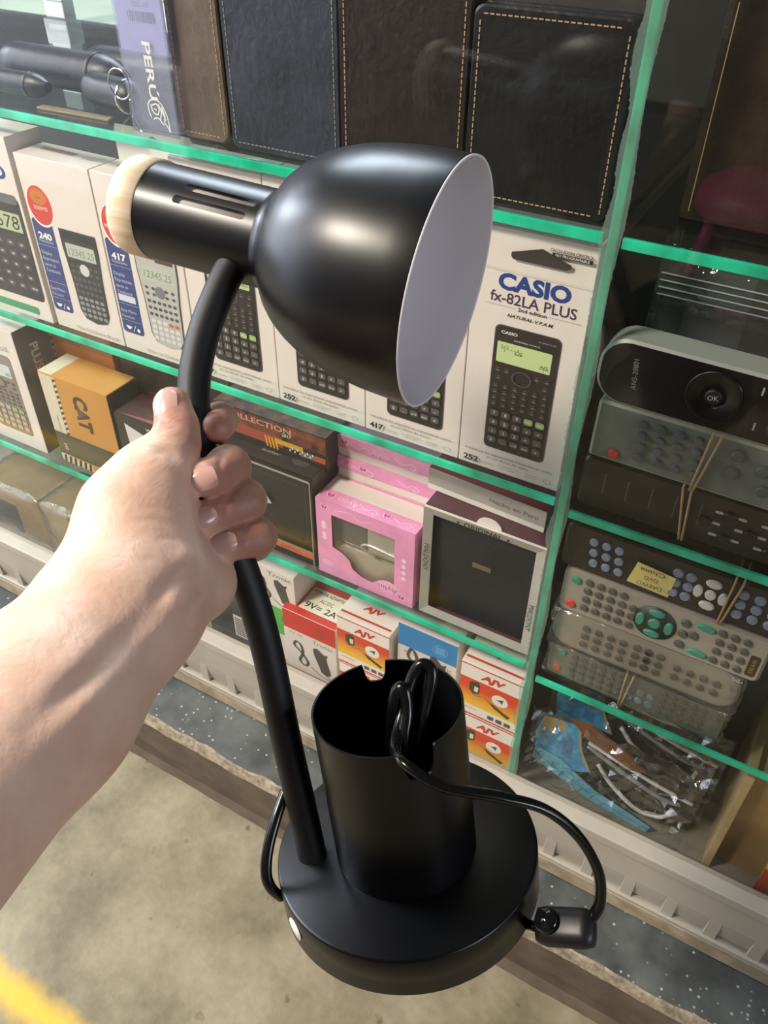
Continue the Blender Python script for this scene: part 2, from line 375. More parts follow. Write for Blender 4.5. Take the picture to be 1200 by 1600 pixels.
# ================================================================ goods: helpers
CARD = mat('white_carton', '#e3dbd3', .42, var=.02, vscale=20)
BLK = ink('#1d1c1e'); WHT = ink('#f2efe9'); GRY = ink('#8d8a86')
def carton(name, label, x0, x1, y0, y1, z0, z1, side=CARD, group=None, rotz=0., cat='box', c=.0007, part='carton'):
    """an empty at the base centre, a bevelled body, sizes w d h kept on it"""
    t = thing(name, label, cat, ((x0 + x1) / 2, (y0 + y1) / 2, z0), (0, 0, rotz), group)
    w, d, h = (x1 - x0) / 2, (y1 - y0) / 2, z1 - z0
    b = MB(); b.box(-w, w, -d, d, 0, h, side, c); b.build(part, t)
    return t, w, d, h
def front(w, d, h): return Art((-w, -d, 0))                       # origin lower left of the front face
def topface(w, d, h): return Art((-w, -d, h), (1, 0, 0), (0, 1, 0), (0, 0, 1))
def rightside(w, d, h): return Art((w, -d, 0), (0, 1, 0), (0, 0, 1), (1, 0, 0))

NAVY = ink('#1f3f86'); PLUM = ink('#4a3552'); LCD = ink('#c3d79a'); KEYG = ink('#5b5858'); KEYL = ink('#98b86a'); BODY = ink('#2a2627')
def calculator(a, x0, x1, z0, z1, body=BODY, keycol=KEYG, lcd=LCD, digits=True, rnd=None, ink_=WHT):
    w = x1 - x0; h = z1 - z0; X = lambda t: x0 + w * t; Z = lambda t: z0 + h * t
    r = rnd or w * .09
    a.rr(x0 - w * .012, x1 + w * .012, z0 - h * .006, z1 + h * .006, r, ink('#5f5a58'), 5); a.rr(x0, x1, z0, z1, r, body, 5)
    a.text('CASIO', X(.09), Z(.955), h * .021, ink_, w * .25, 'L', bold=.02)
    a.text('fx-82LA PLUS', X(.93), Z(.948), h * .009, ink('#b5b0ac'), w * .26, 'R')
    a.text('NATURAL-V.P.A.M.', X(.5), Z(.91), h * .011, ink_, w * .4, shear=.3)
    a.rr(X(.05), X(.90), Z(.725), Z(.882), w * .02, lcd)
    dk = ink('#3c4a30')
    a.text('2√2', X(.17), Z(.85), h * .022, dk, w * .12); a.stroke([(X(.1), Z(.832)), (X(.24), Z(.832))], h * .003, dk); a.text('3', X(.17), Z(.818), h * .016, dk)
    a.text('+', X(.28), Z(.833), h * .018, dk); a.text('4', X(.38), Z(.845), h * .016, dk); a.stroke([(X(.31), Z(.832)), (X(.46), Z(.832))], h * .003, dk); a.text('3√8', X(.385), Z(.815), h * .02, dk, w * .12)
    a.text('4√2', X(.8), Z(.772), h * .022, dk, w * .12); a.stroke([(X(.72), Z(.755)), (X(.88), Z(.755))], h * .003, dk); a.text('3', X(.8), Z(.742), h * .015, dk)
    # function keys: small dark keys with tiny legends
    rowz = [.66, .6, .535, .485, .435, .385]
    for j, zz in enumerate(rowz):
        n = 4 if j == 0 else (2 if j == 1 else 6)
        xs = {4: (.1, .24, .72, .88), 2: (.12, .86), 6: [.09 + .158 * q for q in range(6)]}[n]
        k = a.k
        for xx in xs:
            a.k = k; a.rr(X(xx - .05), X(xx + .05), Z(zz - .014), Z(zz + .012), w * .02, ink('#3d3839'), 2)
            a.rect(X(xx - .025), X(xx + .03), Z(zz + .017), Z(zz + .0205), ink('#7d7672'))
            a.rect(X(xx - .02), X(xx + .02), Z(zz - .004), Z(zz + .003), ink('#8d8682'))
    a.ring(X(.49), Z(.635), w * .13, w * .16, ink('#4a4546'), .8)
    a.keys(X(.03), X(.97), Z(.04), Z(.35), 5, 4, .76, .66, keycol, .3, alt={(3, 0): KEYL, (4, 0): KEYL})
    if digits:
        for j, row in enumerate((('7', '8', '9', 'DEL', 'AC'), ('4', '5', '6', 'x', '÷'), ('1', '2', '3', '+', '-'), ('0', '.', 'x10', 'Ans', '='))):
            for i, t in enumerate(row):
                a.text(t, X(.03 + .94 * (i + .5) / 5), Z(.35 - .31 * (j + .5) / 4), h * (.017 if len(t) > 1 else .026), ink_, w * .1 if len(t) > 1 else None)

# ---------------------------------------------------------------- calculator boxes on the second shelf
CG = 'calculator boxes on the second shelf'
def la_box(x0, x1, num, model, label, zt=.7915, y0=.0105):
    t, w, d, h = carton('calculator_box', label, x0, x1, y0, y0 + .034, S2 + .0002, zt, group=CG)
    W = 2 * w; a = front(w, d, h); X = lambda f: W * f
    a.text('CASIO', X(.53), h * .815, .0112, NAVY, X(.615), bold=.045)
    a.text(model, X(.535), h * .755, .0078, PLUM, X(.74), bold=.015)
    a.stroke([(X(.12), h * .722), (X(.40), h * .722)], .0003, GRY); a.stroke([(X(.68), h * .722), (X(.96), h * .722)], .0003, GRY)
    a.text('2nd edition', X(.54), h * .722, .0027, PLUM, X(.25), bold=.02)
    a.text('NATURAL-V.P.A.M.', X(.53), h * .692, .0025, BLK, X(.40), shear=.35, bold=.01)
    calculator(a, X(.245), X(.82), h * .113, h * .648)
    a.text('Introduce las expresiones matemáticas como', X(.5), h * .084, .0023, ink('#5a5856'), X(.86))
    a.text('en los libros de texto', X(.5), h * .065, .0023, ink('#5a5856'), X(.42))
    a.text(num, X(.06), h * .038, .0050, BLK, X(.15), 'L', bold=.03)
    a.text('funciones', X(.225), h * .036, .0018, GRY, X(.14), 'L')
    a.text('Funcionalidad en el', X(.42), h * .044, .0015, GRY, X(.2), 'L'); a.text('idioma español', X(.42), h * .033, .0015, GRY, X(.16), 'L')
    a.text('Garantía de', X(.68), h * .044, .0015, GRY, X(.12), 'L'); a.text('reparación', X(.68), h * .033, .0015, GRY, X(.11), 'L')
    a.ring(X(.9), h * .038, .0028, .0034, GRY, .6)
    # header above the fold: hanger hole and small print
    a.stroke([(X(.03), h * .862), (X(.985), h * .862)], .0004, ink('#c9c4bb'))
    a.poly([(X(.315), h * .915), (X(.335), h * .904), (X(.77), h * .904), (X(.81), h * .913), (X(.805), h * .926), (X(.76), h * .932), (X(.565), h * .96), (X(.35), h * .932), (X(.318), h * .928)], ink('#3a3633'))
    a.text('CALCULADORA CIENTÍFICA', X(.965), h * .965, .0021, BLK, X(.34), 'R', bold=.02)
    a.rect(X(.645), X(.965), h * .943, h * .957, BLK); a.text('NO PROGRAMABLE', X(.805), h * .95, .0018, WHT, X(.27))
    a.build('printed_front', t)
    f = MB(); f.box(-w + .0005, w - .0005, -d + .0016, d - .0016, h + .0001, h + .0006, CARD); f.build('top_flap', t)
    return t
la_box(-.2186, -.1322, '252', 'fx-82LA PLUS', 'white calculator box numbered 252 at the divider, its full front in view')
la_box(-.3080, -.2194, '417', 'fx-570LA PLUS', 'white calculator box numbered 417 half hidden below the lamp shade rim')
la_box(-.3986, -.3088, '252', 'fx-82LA PLUS', 'white calculator box numbered 252 behind the bell of the lamp shade')
la_box(-.4912, -.3994, '417', 'fx-570LA PLUS', 'white calculator box numbered 417 behind the curved lamp neck')

RED = ink('#d0453c'); ORG = ink('#c97a2e'); BLU = ink('#35457f'); PALE = ink('#c9cfe6')
def es_box(x0, x1, label, model, num, silver):
    t, w, d, h = carton('calculator_box', label, x0, x1, .011, .047, S2 + .0002, .7645, group=CG)
    W = 2 * w; a = front(w, d, h)
    a.poly(rrect(W * .02, W * .31, h * .11, h * .66, .004), BLU)
    a.disc(W * .205, h * .735, .0172, WHT, .0200); a.disc(W * .205, h * .739, .0158, RED, .0186)
    a.poly(ell(W * .205, h * .785, .0105, .0075), ORG); a.text('solar', W * .205, h * .785, .003, ink('#8a4a20'))
    a.text(model, W * .205, h * .725, .0036, ink('#f3b8ae'), W * .30 if len(model) > 6 else W * .2, bold=.03)
    a.text(num, W * .165, h * .565, .0062, WHT, W * .19, bold=.04); a.text('Functions', W * .165, h * .535, .0030, PALE, W * .2)
    a.stroke([(W * .03, h * .51), (W * .3, h * .51)], .0003, PALE)
    for q, s in enumerate(('Display', 'Expression', 'same as', 'Textbook')): a.text(s, W * .05, h * (.465 - q * .035), .0034, PALE, None, 'L')
    if silver: a.rect(W * .05, W * .28, h * .305, h * .345, ink('#d5dbe8'))
    a.stroke([(W * .03, h * .29), (W * .3, h * .29)], .0003, PALE)
    for q, s in enumerate(('Easy Menu', 'Function')): a.text(s, W * .05, h * (.25 - q * .035), .0032, PALE, None, 'L')
    a.stroke([(W * .03, h * .19), (W * .3, h * .19)], .0003, PALE)
    a.poly([(W * .07, h * .155), (W * .16, h * .155), (W * .13, h * .135), (W * .1, h * .135)], WHT); a.stroke([(W * .17, h * .125), (W * .21, h * .165)], .0006, WHT); a.disc(W * .245, h * .14, .002, WHT)
    x0c, x1c, z0c, z1c = W * .40, W * .90, h * .095, h * .64
    bw = x1c - x0c; bh = z1c - z0c; X = lambda q: x0c + bw * q; Z = lambda q: z0c + bh * q
    body = ink('#b9bab6') if silver else ink('#3b3d40')
    out = [(X(.0), Z(1)), (X(.0), Z(.8)), (X(.06), Z(.5)), (X(.09), Z(.12)), (X(.2), Z(.03)), (X(.5), Z(0)), (X(.8), Z(.03)), (X(.91), Z(.12)), (X(.94), Z(.5)), (X(1), Z(.8)), (X(1), Z(1))]
    if silver:
        a.poly([(x + (.0012 if x > X(.5) else -.0012), z) for x, z in out], ink('#5a5753'))
    a.poly(out, body)
    if silver: a.rr(X(.5), X(.95), Z(.91), Z(.97), .001, ink('#54423c'))
    else: a.poly([(X(.03), Z(.98)), (X(.03), Z(.9)), (X(.97), Z(.9)), (X(.97), Z(.98))], ink('#2d2f33'))
    a.rr(X(.1), X(.9), Z(.71), Z(.86), .001, ink('#b9c3b4')); a.text('12345.25', X(.5), Z(.775), .007, ink('#7c8578'), bw * .7, shear=.15)
    a.disc(X(.5), Z(.60), bw * .13, ink('#777a80') if silver else ink('#d3d4d6'))
    kc = ink('#4f5155') if silver else ink('#5a5c60')
    a.keys(X(.08), X(.92), Z(.53), Z(.66), 5, 2, .55, .5, kc, .5, skip=((2, 0), (2, 1)))
    a.keys(X(.1), X(.9), Z(.31), Z(.52), 6, 3, .7, .5, kc, .4)
    a.keys(X(.12), X(.88), Z(.05), Z(.30), 5, 4, .74, .62, ink('#d9d9d5') if silver else ink('#8f9296'), .3, alt={(3, 0): ink('#c0683f'), (4, 0): ink('#c0683f')} if silver else None)
    a.text('Your 1st Choice Brand!', W * .62, h * .035, .0036, ink('#b09a88'), W * .62)
    a.build('printed_front', t)
    tp = topface(w, d, h); tp.rect(W * .14, W * .6, d * 1.1, d * 1.5, ink('#b98a8a')); tp.text('CASIO', W * .82, d * 1.1, .0025, ink('#8a8f9a'), W * .2); tp.build('printed_top', t)
    return t, w, d, h
t, w, d, h = es_box(-.6800, -.5876, 'white calculator box with red disc 350MS and dark grey calculator', '350MS', '240', False)
t, w, d, h = es_box(-.5858, -.4934, 'white calculator box with red disc 991ES PLUS and silver calculator', '991ES PLUS', '417', True)
tab = MB(); out = [(-w * .96, h), (w * .96, h), (w * .96, .196), (w * .9, .2015), (-w * .9, .2015), (-w * .96, .196)]
tab.prism(out, d - .0006, d, CARD); tab.build('hang_tab', t)
a = Art((-w, d - .0006, 0)); a.poly([(w * .55, .189), (w * 1.45, .189), (w * 1.15, .194), (w, .197), (w * .85, .194)], ink('#6f7086')); a.build('printed_hole', t)
# the wide calculator box cut by the frame
t, w, d, h = carton('calculator_box', 'white box of a wide desk calculator with 8 digit display, leftmost on its shelf', -.8060, -.6845, .009, .05, S2 + .0002, .7770, group=CG)
W = 2 * w; a = front(w, d, h)
a.text('CASIO', W * .66, h * .82, .0115, NAVY, W * .5, bold=.05)
a.rr(W * .08, W * .97, h * .12, h * .70, .006, ink('#37353a')); a.rr(W * .06, W * .95, h * .66, h * .71, .003, ink('#6a686c'))
a.rect(W * .14, W * .93, h * .51, h * .61, ink('#b7c3a0')); a.text('12345678', W * .90, h * .56, .0135, ink('#2e3a2c'), W * .7, 'R', shear=.12)
a.keys(W * .14, W * .93, h * .16, h * .47, 6, 5, .6, .5, ink('#57555a'), .3); a.keys(W * .14, W * .93, h * .16, h * .47, 6, 5, .22, .16, ink('#c2c0c4'), .3)
a.text('+', W * .9, h * .19, .005, WHT); a.rr(W * .3, W * .85, h * .03, h * .075, .002, ink('#3f9a6a')); a.build('printed_front', t)

# ---------------------------------------------------------------- third shelf
def stripes(a, x0, x1, z0, z1, n, vertical=True):
    a.rect(x0, x1, z0, z1, ink('#d9cc9a')); k = a.k
    for q in range(n):
        a.k = k; f0 = q / n; f1 = (q + .5) / n
        if vertical: a.poly([(x0, z0 + (z1 - z0) * f0), (x1, z0 + (z1 - z0) * (f0 + .3 / n)), (x1, z0 + (z1 - z0) * (f1 + .3 / n)), (x0, z0 + (z1 - z0) * f1)], ink('#3a382e'))
        else: a.poly([(x0 + (x1 - x0) * f0, z0), (x0 + (x1 - x0) * f1, z0), (x0 + (x1 - x0) * (f1 + .3 / n), z1), (x0 + (x1 - x0) * (f0 + .3 / n), z1)], ink('#3a382e'))
t, w, d, h = carton('calculator_box', 'white calculator box with dark side reading PLUS on the third shelf', -.8640, -.7672, .012, .060, S3 + .0002, .5590)
W = 2 * w; a = front(w, d, h); calculator(a, W * .2, W * .82, h * .12, h * .78, ink('#8a8074'), ink('#b5ab9c'), ink('#c8d6d2'), False)
a.text('CASIO', W * .5, h * .93, .009, NAVY, W * .5, bold=.04); a.text('fx-82LA PLUS', W * .55, h * .85, .006, GRY, W * .6); a.build('printed_front', t)
a = rightside(w, d, h); a.rect(.0004, 2 * d - .0004, .0006, h - .0006, ink('#4a4744')); a.text('PLUS', d, h * .76, .011, ink('#c9c6c0'), .034, rot=-math.pi / 2, bold=.03); a.text('252', d, h * .4, .006, ink('#a9a6a0'), rot=-math.pi / 2); a.build('printed_side', t)
TAN = mat('amber_carton', '#c88f3f', .45, var=.05, vscale=30)
t, w, d, h = carton('wallet_box', 'amber and black wallet box lettered CAT with hazard stripes', -.7420, -.6370, .013, .058, S3 + .0002, .5190, TAN, 'wallet boxes')
W = 2 * w; a = front(w, d, h)
a.rect(.0004, W * .20, h * .02, h * .985, ink('#d8d0b8')); stripes(a, W * .205, W * .25, h * .35, h * .985, 11)
a.rect(.0004, W * .995, h * .10, h * .36, ink('#3f3f3e')); stripes(a, W * .03, W * .5, .0006, h * .09, 6, False)
a.text('CAT', W * .56, h * .68, .019, ink('#4b3a24'), .047, rot=-math.pi / 2, bold=.05)
a.poly([(W * .485, h * .62), (W * .485, h * .745), (W * .60, h * .683)], ink('#6a5030')); a.text('MEN WALLET', W * .12, h * .45, .003, GRY, None, rot=-math.pi / 2); a.text('2.0Z', W * .13, h * .2, .004, WHT, rot=-math.pi / 2); a.build('printed_front', t)
a = rightside(w, d, h); a.rect(.0004, 2 * d - .0004, .0006, h * .985, ink('#3a3632')); a.build('printed_side', t)
a = topface(w, d, h); a.rect(.0004, W * .2, .0005, 2 * d - .0005, ink('#d8d0b8')); a.build('printed_top', t)
t, w, d, h = carton('wallet_box', 'dull orange wallet box standing upright behind the amber box', -.8000, -.6760, .066, .105, S3 + .0002, .5600, mat('orange_carton', '#dd8642', .5, var=.1, vscale=18), 'wallet boxes')
W = 2 * w; a = front(w, d, h); a.rect(.0004, W * .17, .0006, h * .99, ink('#cfc6ae')); stripes(a, W * .175, W * .225, h * .3, h * .985, 13); a.rect(W * .24, W * .99, h * .80, h * .985, ink('#b98b52')); a.build('printed_front', t)
DK = mat('black_gloss_carton', '#211d1c', .3, var=.3, vscale=25)
def leather_print(name, c1, c2):
    return mat(name, c1, .35, col2=c2, vscale=75)
BRP = leather_print('brown_leather_print', '#2a1712', '#8a4a32'); OLP = leather_print('dark_leather_print', '#1d1a18', '#4a3a34'); MRP = leather_print('maroon_leather_print', '#2c1616', '#5a3230')
t, w, d, h = carton('wallet_box', 'black wallet box with white emblem behind the thumb', -.6320, -.5240, .014, .058, S3 + .0002, .5000, DK, 'wallet boxes')
W = 2 * w; a = front(w, d, h); a.poly([(W * .12, h * .90), (W * .16, h * .35), (W * .75, h * .32), (W * .62, h * .70), (W * .4, h * .82)], ink('#d8d6d0')); 
a.poly([(W * .22, h * .55), (W * .3, h * .68), (W * .35, h * .55), (W * .42, h * .70), (W * .46, h * .42), (W * .3, h * .40)], BLK); a.text('WALLET', W * .55, h * .92, .004, WHT, .03); a.build('printed_front', t)
a = topface(w, d, h); a.rect(.0005, W - .0005, .0005, 2 * d - .0005, MRP); a.poly([(W * .05, d * .1), (W * .9, d * .1), (W * .9, d * .6)], ink('#8c4a4e')); a.build('printed_top', t)
t, w, d, h = carton('wallet_box', 'maroon printed wallet box upright at the back of the third shelf', -.6640, -.5080, .066, .110, S3 + .0002, .5480, MRP, 'wallet boxes')
a = front(w, d, h); W = 2 * w; a.rect(W * .03, W * .97, h * .66, h * .97, OLP); a.stroke([(W * .03, h * .64), (W * .5, h * .7), (W * .97, h * .62)], .0012, ink('#7a4038')); a.build('printed_front', t)
# boxed black wallet with window
t, w, d, h = carton('wallet_box', 'black wallet box with embossed wallet picture between hand and pink box', -.4880, -.3700, .0115, .058, S3 + .0002, .5120, DK, 'wallet boxes')
W = 2 * w; a = front(w, d, h)
a.rr(W * .10, W * .93, h * .24, h * .93, .006, ink('#3a3835'), 5); a.rr(W * .115, W * .915, h * .25, h * .92, .006, ink('#262422'), 5)
for q in range(26):
    an = math.radians(-70 + q * 14); cx, cz = W * .42, h * .55
    a.stroke([(cx + .008 * math.cos(an), cz + .008 * math.sin(an)), (cx + .024 * math.cos(an), cz + .022 * math.sin(an))], .0005, ink('#3c3936'))
for q in range(30):
    xx = W * (.14 + .74 * q / 30); a.rect(xx, xx + W * .014, h * .285, h * .289, ink('#6b6862')); a.rect(xx, xx + W * .014, h * .885, h * .889, ink('#6b6862'))
a.poly([(W * .40, h * .58), (W * .53, h * .66), (W * .58, h * .58), (W * .46, h * .54)], ink('#b9b7b0'))
a.rect(W * .05, W * .98, h * .10, h * .19, ink('#8d857b')); a.rect(W * .3, W * .98, h * .10, h * .165, ink('#c9653a')); a.text('CARROLL', W * .75, h * .13, .004, ink('#9a4426'), None, bold=.02)
for q in range(8): a.rect(W * (.05 + .03 * q), W * (.065 + .03 * q), h * (.11 + .035 * (q % 2)), h * (.135 + .035 * (q % 2)), WHT)
a.rect(W * .03, W * .985, h * .955, h * .975, ink('#a7a39c')); a.rect(W * .985, W * .997, 0, h * .97, ink('#8f8b84')); a.build('printed_front', t)
a = topface(w, d, h); a.rect(.0005, W - .0005, .0005, 2 * d - .0005, ink('#2a2625')); a.disc(W * .8, d * .7, .010, ink('#4d4844'), .006); a.text('leather', W * .5, d * .7, .0045, ink('#a5a09a'), .022, shear=.3); a.build('printed_top', t)
a = rightside(w, d, h); a.rect(.0004, 2 * d - .0004, .0006, h - .0006, OLP); a.build('printed_side', t)
t, w, d, h = carton('wallet_box', 'dark leather print wallet box lettered COLLECTION lying on the black box', -.5000, -.3640, .030, .110, .5123, .5490, DK, 'wallet boxes')
W = 2 * w; a = front(w, d, h); a.rect(.0005, W - .0005, h * .45, h * .98, BRP); a.text('COLLECTION', W * .40, h * .80, .0062, ink('#c9a58e'), W * .6, bold=.01)
a.rect(W * .05, W * .62, h * .2, h * .52, ink('#9a4a34')); 
for q in range(4): a.poly([(W * (.46 + .03 * q), h * .44), (W * (.475 + .03 * q), h * .44), (W * (.49 + .03 * q), h * .1), (W * (.475 + .03 * q), h * .1)], ink('#d8a32c'))
a.rect(W * .55, W * .8, h * .30, h * .46, ink('#c9a23a')); a.rect(W * .78, W * .99, h * .16, h * .34, ink('#7a6f68')); a.rect(W * .9, W * .99, h * .16, h * .30, ink('#b5502f'))
for q in range(10): a.rect(W * (.68 + .022 * q), W * (.69 + .022 * q), h * (.20 + .08 * (q % 2)), h * (.27 + .08 * (q % 2)), WHT)
a.text('2017', W * .66, h * .66, .0038, WHT, None, shear=.2); a.disc(W * .82, h * .62, .009, ink('#6d3c34'), .0045); a.build('printed_front', t)
a = topface(w, d, h); a.rect(.0005, W - .0005, .0005, 2 * d - .0005, BRP); a.build('printed_top', t)

# pink boxes
PK = mat('pink_carton', '#ea9cc6', .35, var=.10, vscale=45); PKD = ink('#b8487f'); PKL = ink('#f8d4e6'); PKM = ink('#f0b4d2')
def butterfly(a, x, z, s):
    for q in (-1, 1):
        a.poly([(x, z), (x + q * s, z + s * .8), (x + q * s * 1.15, z + s * .2), (x + q * s * .8, z - s * .1), (x + q * s * .9, z - s * .7), (x + q * s * .3, z - s * .6)][::q], PKL)
        a.poly([(x, z), (x + q * s * .8, z + s * .6), (x + q * s * .9, z + s * .2), (x + q * s * .6, z - s * .1), (x + q * s * .65, z - s * .5), (x + q * s * .25, z - s * .4)][::q], PKD)
def flourish(a, x, z, s):
    a.stroke([(x, z + s * .2), (x + s, z - s * .3), (x + 2 * s, z + s * .1), (x + 2.6 * s, z - s * .3), (x + 2.2 * s, z - s * .6), (x + 1.9 * s, z - s * .35)], .0009, PKL)
t = thing('purse_box', 'pink carton with scalloped window showing a silver purse', 'box', (-.3105, .030, S3 + .0002), group='pink purse boxes')
w, d, h = .0555, .020, .0985; W = 2 * w
b = MB()
# front wall with a real window cut in it
win = [(.018, .040), (.030, .036), (.038, .030), (.041, .020), (.052, .014), (.064, .012), (.070, .017), (.080, .023), (.0895, .022), (.0895, .083), (.018, .083)]
outer = [(0, 0), (W, 0), (W, h), (0, h)]
def ring_wall(b, outer, inner, y, mt, flip=False):
    bm = bmesh.new(); ov = [bm.verts.new((x, y, z)) for x, z in outer]; iv = [bm.verts.new((x, y, z)) for x, z in inner]
    ed = [bm.edges.new((q[i], q[(i + 1) % len(q)])) for q in (ov, iv) for i in range(len(q))]
    bmesh.ops.triangle_fill(bm, edges=ed, use_beauty=True, use_dissolve=False); bm.verts.index_update()
    b.add([v.co for v in bm.verts], [[v.index for v in f.verts] for f in bm.faces], mt); bm.free()
sh = lambda pts: [(x - w, z) for x, z in pts]
ring_wall(b, sh(outer), sh(win), -d, PK); ring_wall(b, sh(outer), sh(win), -d + .0008, PK)
wi = sh(win); n = len(wi); b.add([(x, y, z) for y in (-d, -d + .0008) for x, z in wi], [(i, i + n, (i + 1) % n + n, (i + 1) % n) for i in range(n)], PK)
b.box(-w, -w + .0008, -d + .0009, d, 0, h, PK); b.box(w - .0008, w, -d + .0009, d, 0, h, PK); b.box(-w + .0008, w - .0008, -d + .0009, d, 0, .0008, PK)
b.box(-w + .0008, w - .0008, -d + .0009, -.002, h - .0008, h, PK); b.box(-w + .0008, w - .0008, -.0018, d, h - .0014, h - .0004, CARD); b.box(-w + .0008, w - .0008, d - .001, d - .0002, .0008, h - .0015, CARD)
b.build('carton', t)
for bx, bz, bs in ((.010, .090, .004), (.098, .009, .0045)):
    a = Art((-w, -d, 0)); butterfly(a, bx, bz, bs); a.build('printed_butterfly', t)
a = Art((-w, -d, 0)); a.disc(.083, .016, .013, PKM, .008); a.text('Aylin', .083, .0135, .0065, ink('#b85a90'), .022, rot=math.pi); a.build('printed_name', t)
a = Art((-w, -d, 0))
for q in range(4): a.disc(.009, .050 + .009 * (q // 2 * 1.6) + .0045 * (q % 2), .0028, PKL)
a.build('printed_flowers', t)
a = Art((-w, -d, 0))
for q in range(4): a.disc(.100, .036 + .008 * q, .0026, PKL)
a.build('printed_flowers', t)
a = Art((-w, -d, 0)); a.disc(.011, .016, .007, PKM, .004); a.build('printed_cloud', t)
a = Art((-w, -d, 0)); a.stroke([(.022, .090), (.04, .094), (.05, .088), (.062, .092)], .0008, PKL); a.build('printed_flourish', t)
a = Art((-w, -d, h), (1, 0, 0), (0, 1, 0), (0, 0, 1)); butterfly(a, .012, .010, .0045); a.text('Aylin', .034, .0085, .008, PKL, .024, rot=math.pi, shear=.2); flourish(a, .045, .010, .008); butterfly(a, .075, .010, .004); flourish(a, .083, .009, .008); a.build('printed_top', t)
SIL = mat('silver_foil', '#d9d5ce', .28, .6, bump=.5, bscale=60)
pb = MB(); pb.box(-.040, .045, -d + .006, d - .003, .001, .040, SIL, .004); pb.box(.000, .046, -d + .004, -d + .012, .046, .080, SIL, .005); pb.build('silver_purse', t)
pb = MB(); pb.box(-.046, .0, -d + .010, d - .004, .041, .090, mat('grey_satin', '#75706a', .3, .2), .004); pb.tube(catmull([(.010, -d + .005, .044), (-.005, -d + .004, .052), (.004, -d + .004, .058), (.040, -d + .003, .056)], 6), .0015, SIL); pb.build('purse_flap', t)
fm = MB(); fm.add([(x, -d + .0012, z) for x, z in ((-w + .012, .008), (w - .012, .008), (w - .012, .088), (-w + .012, .088))], [(0, 1, 2, 3)], clear('window_film', '#f0f0f0', .08, .05, haze=.04)); fm.build('window_film', t)
for q in range(6):
    z0 = S3 + .0002 + q * .0250
    lab = ('flat pink and white purse box, topmost of the pile behind the pink window box' if q == 5 else 'flat pink and white purse box, second from the top of its pile' if q == 4 else 'flat pink and white purse box buried in the pile behind the pink window box')
    dx = (0, .002, -.001, .001, .0015, -.001)[q]
    t = thing('purse_box', lab, 'box', (-.3120 + dx, .0955, z0), (0, 0, (0, .01, -.01, 0, .012, -.006)[q]), 'pink purse boxes')
    w, d, h = .0555, .045, .0248; b = MB(); b.box(-w + .001, w - .001, -d + .001, d - .001, 0, .0098, CARD, .0006); b.build('tray', t)
    b = MB(); b.box(-w, w, -d, d, .0100, h, PK, .0006); b.build('lid', t)
    z = .0071
    a = Art((-w, -d, .0100)); butterfly(a, (.012 if q % 2 else .03), z, .0042); a.build('printed_butterfly', t)
    a = Art((-w, -d, .0100)); a.text('Aylin', .052 if q % 2 else .012, z, .006, PKL, .02, shear=.2); a.build('printed_name', t)
    for fx in (.018, .068): a = Art((-w, -d, .0100)); flourish(a, fx, z, .009); a.build('printed_flourish', t)

# Maldony box: silver frame, real window, dark wallet inside
SLV = mat('silver_card', '#b5b1aa', .4, .15, var=.05); MAR = mat('maroon_card', '#55323a', .5, var=.12, vscale=30)
t = thing('wallet_box', 'silver framed wallet box lettered MALDONY with navy wallet inside', 'box', (-.1905, .034, S3 + .0002), group='wallet boxes')
w, d, h = .0583, .022, .1350; W = 2 * w; b = MB(); fw = .0088
b.box(-w, w, -d + .003, d, 0, .0012, MAR); b.box(-w, w, -d + .003, d, h - .0012, h, MAR); b.box(-w, -w + .0012, -d + .003, d, .0012, h - .0012, SLV); b.box(w - .0012, w, -d + .003, d, .0012, h - .0012, MAR); b.box(-w + .0012, w - .0012, d - .0012, d, .0012, h - .0012, MAR)
b.build('carton', t)
b = MB()
def bevelframe(b, w, h, fw, y0, y1, mt):
    o = [(-w, 0), (w, 0), (w, h), (-w, h)]; i_ = [(-w + fw, fw), (w - fw, fw), (w - fw, h - fw), (-w + fw, h - fw)]
    b.add([(x, y0, z) for x, z in o] + [(x, y0 + (y1 - y0), z) for x, z in i_], [(q, (q + 1) % 4, 4 + (q + 1) % 4, 4 + q) for q in range(4)], mt)
bevelframe(b, w, h, fw, -d, -d + .0026, SLV)
o = [(-w, 0), (w, 0), (w, h), (-w, h)]; b.add([(x, y, z) for y in (-d, -d + .003) for x, z in o], [(q, q + 4, (q + 1) % 4 + 4, (q + 1) % 4) for q in range(4)], CARD); b.build('window_frame', t)
for s in (-1, 1):
    a = Art((s * (w - fw * .52), -d + .0003, 0)); a.text('MALDONY', 0, h * (.55 if s < 0 else .36), .0052, ink('#4a4541'), .034, rot=-math.pi / 2); a.build('side_lettering', t)
a = Art((0, -d + .0002, 0)); a.text('ORIGINAL', .0, h - fw * .55, .0050, ink('#3a3633'), .037, bold=.02)
for s in (-1, 1):
    pts = []
    for q in range(10):
        r = .0022 if q % 2 == 0 else .0009; an = math.radians(90 + 36 * q); pts.append((s * .024 + r * math.cos(an), h - fw * .55 + r * math.sin(an)))
    a.poly(pts, BLK)
a.build('top_lettering', t)
NVW = mat('navy_leather', '#191c26', .5, var=.1, bump=.2, bscale=300)
b = MB(); b.box(-w + .003, w - .004, -d + .012, d - .004, .0014, h - .012, NVW, .003); b.build('wallet', t)
b = MB(); b.prism([(-w + .004, .068), (-.025, .068), (-.018, .060), (.0, .0585), (w - .005, .0560), (w - .005, h - .013), (-w + .004, h - .013)], -d + .0095, -d + .012, NVW); b.build('wallet_flap', t)
b = MB(); b.box(-.010, .009, -d + .0085, -d + .0097, .076, .0815, mat('pewter', '#8f8673', .35, .8), .0006); b.build('metal_badge', t)
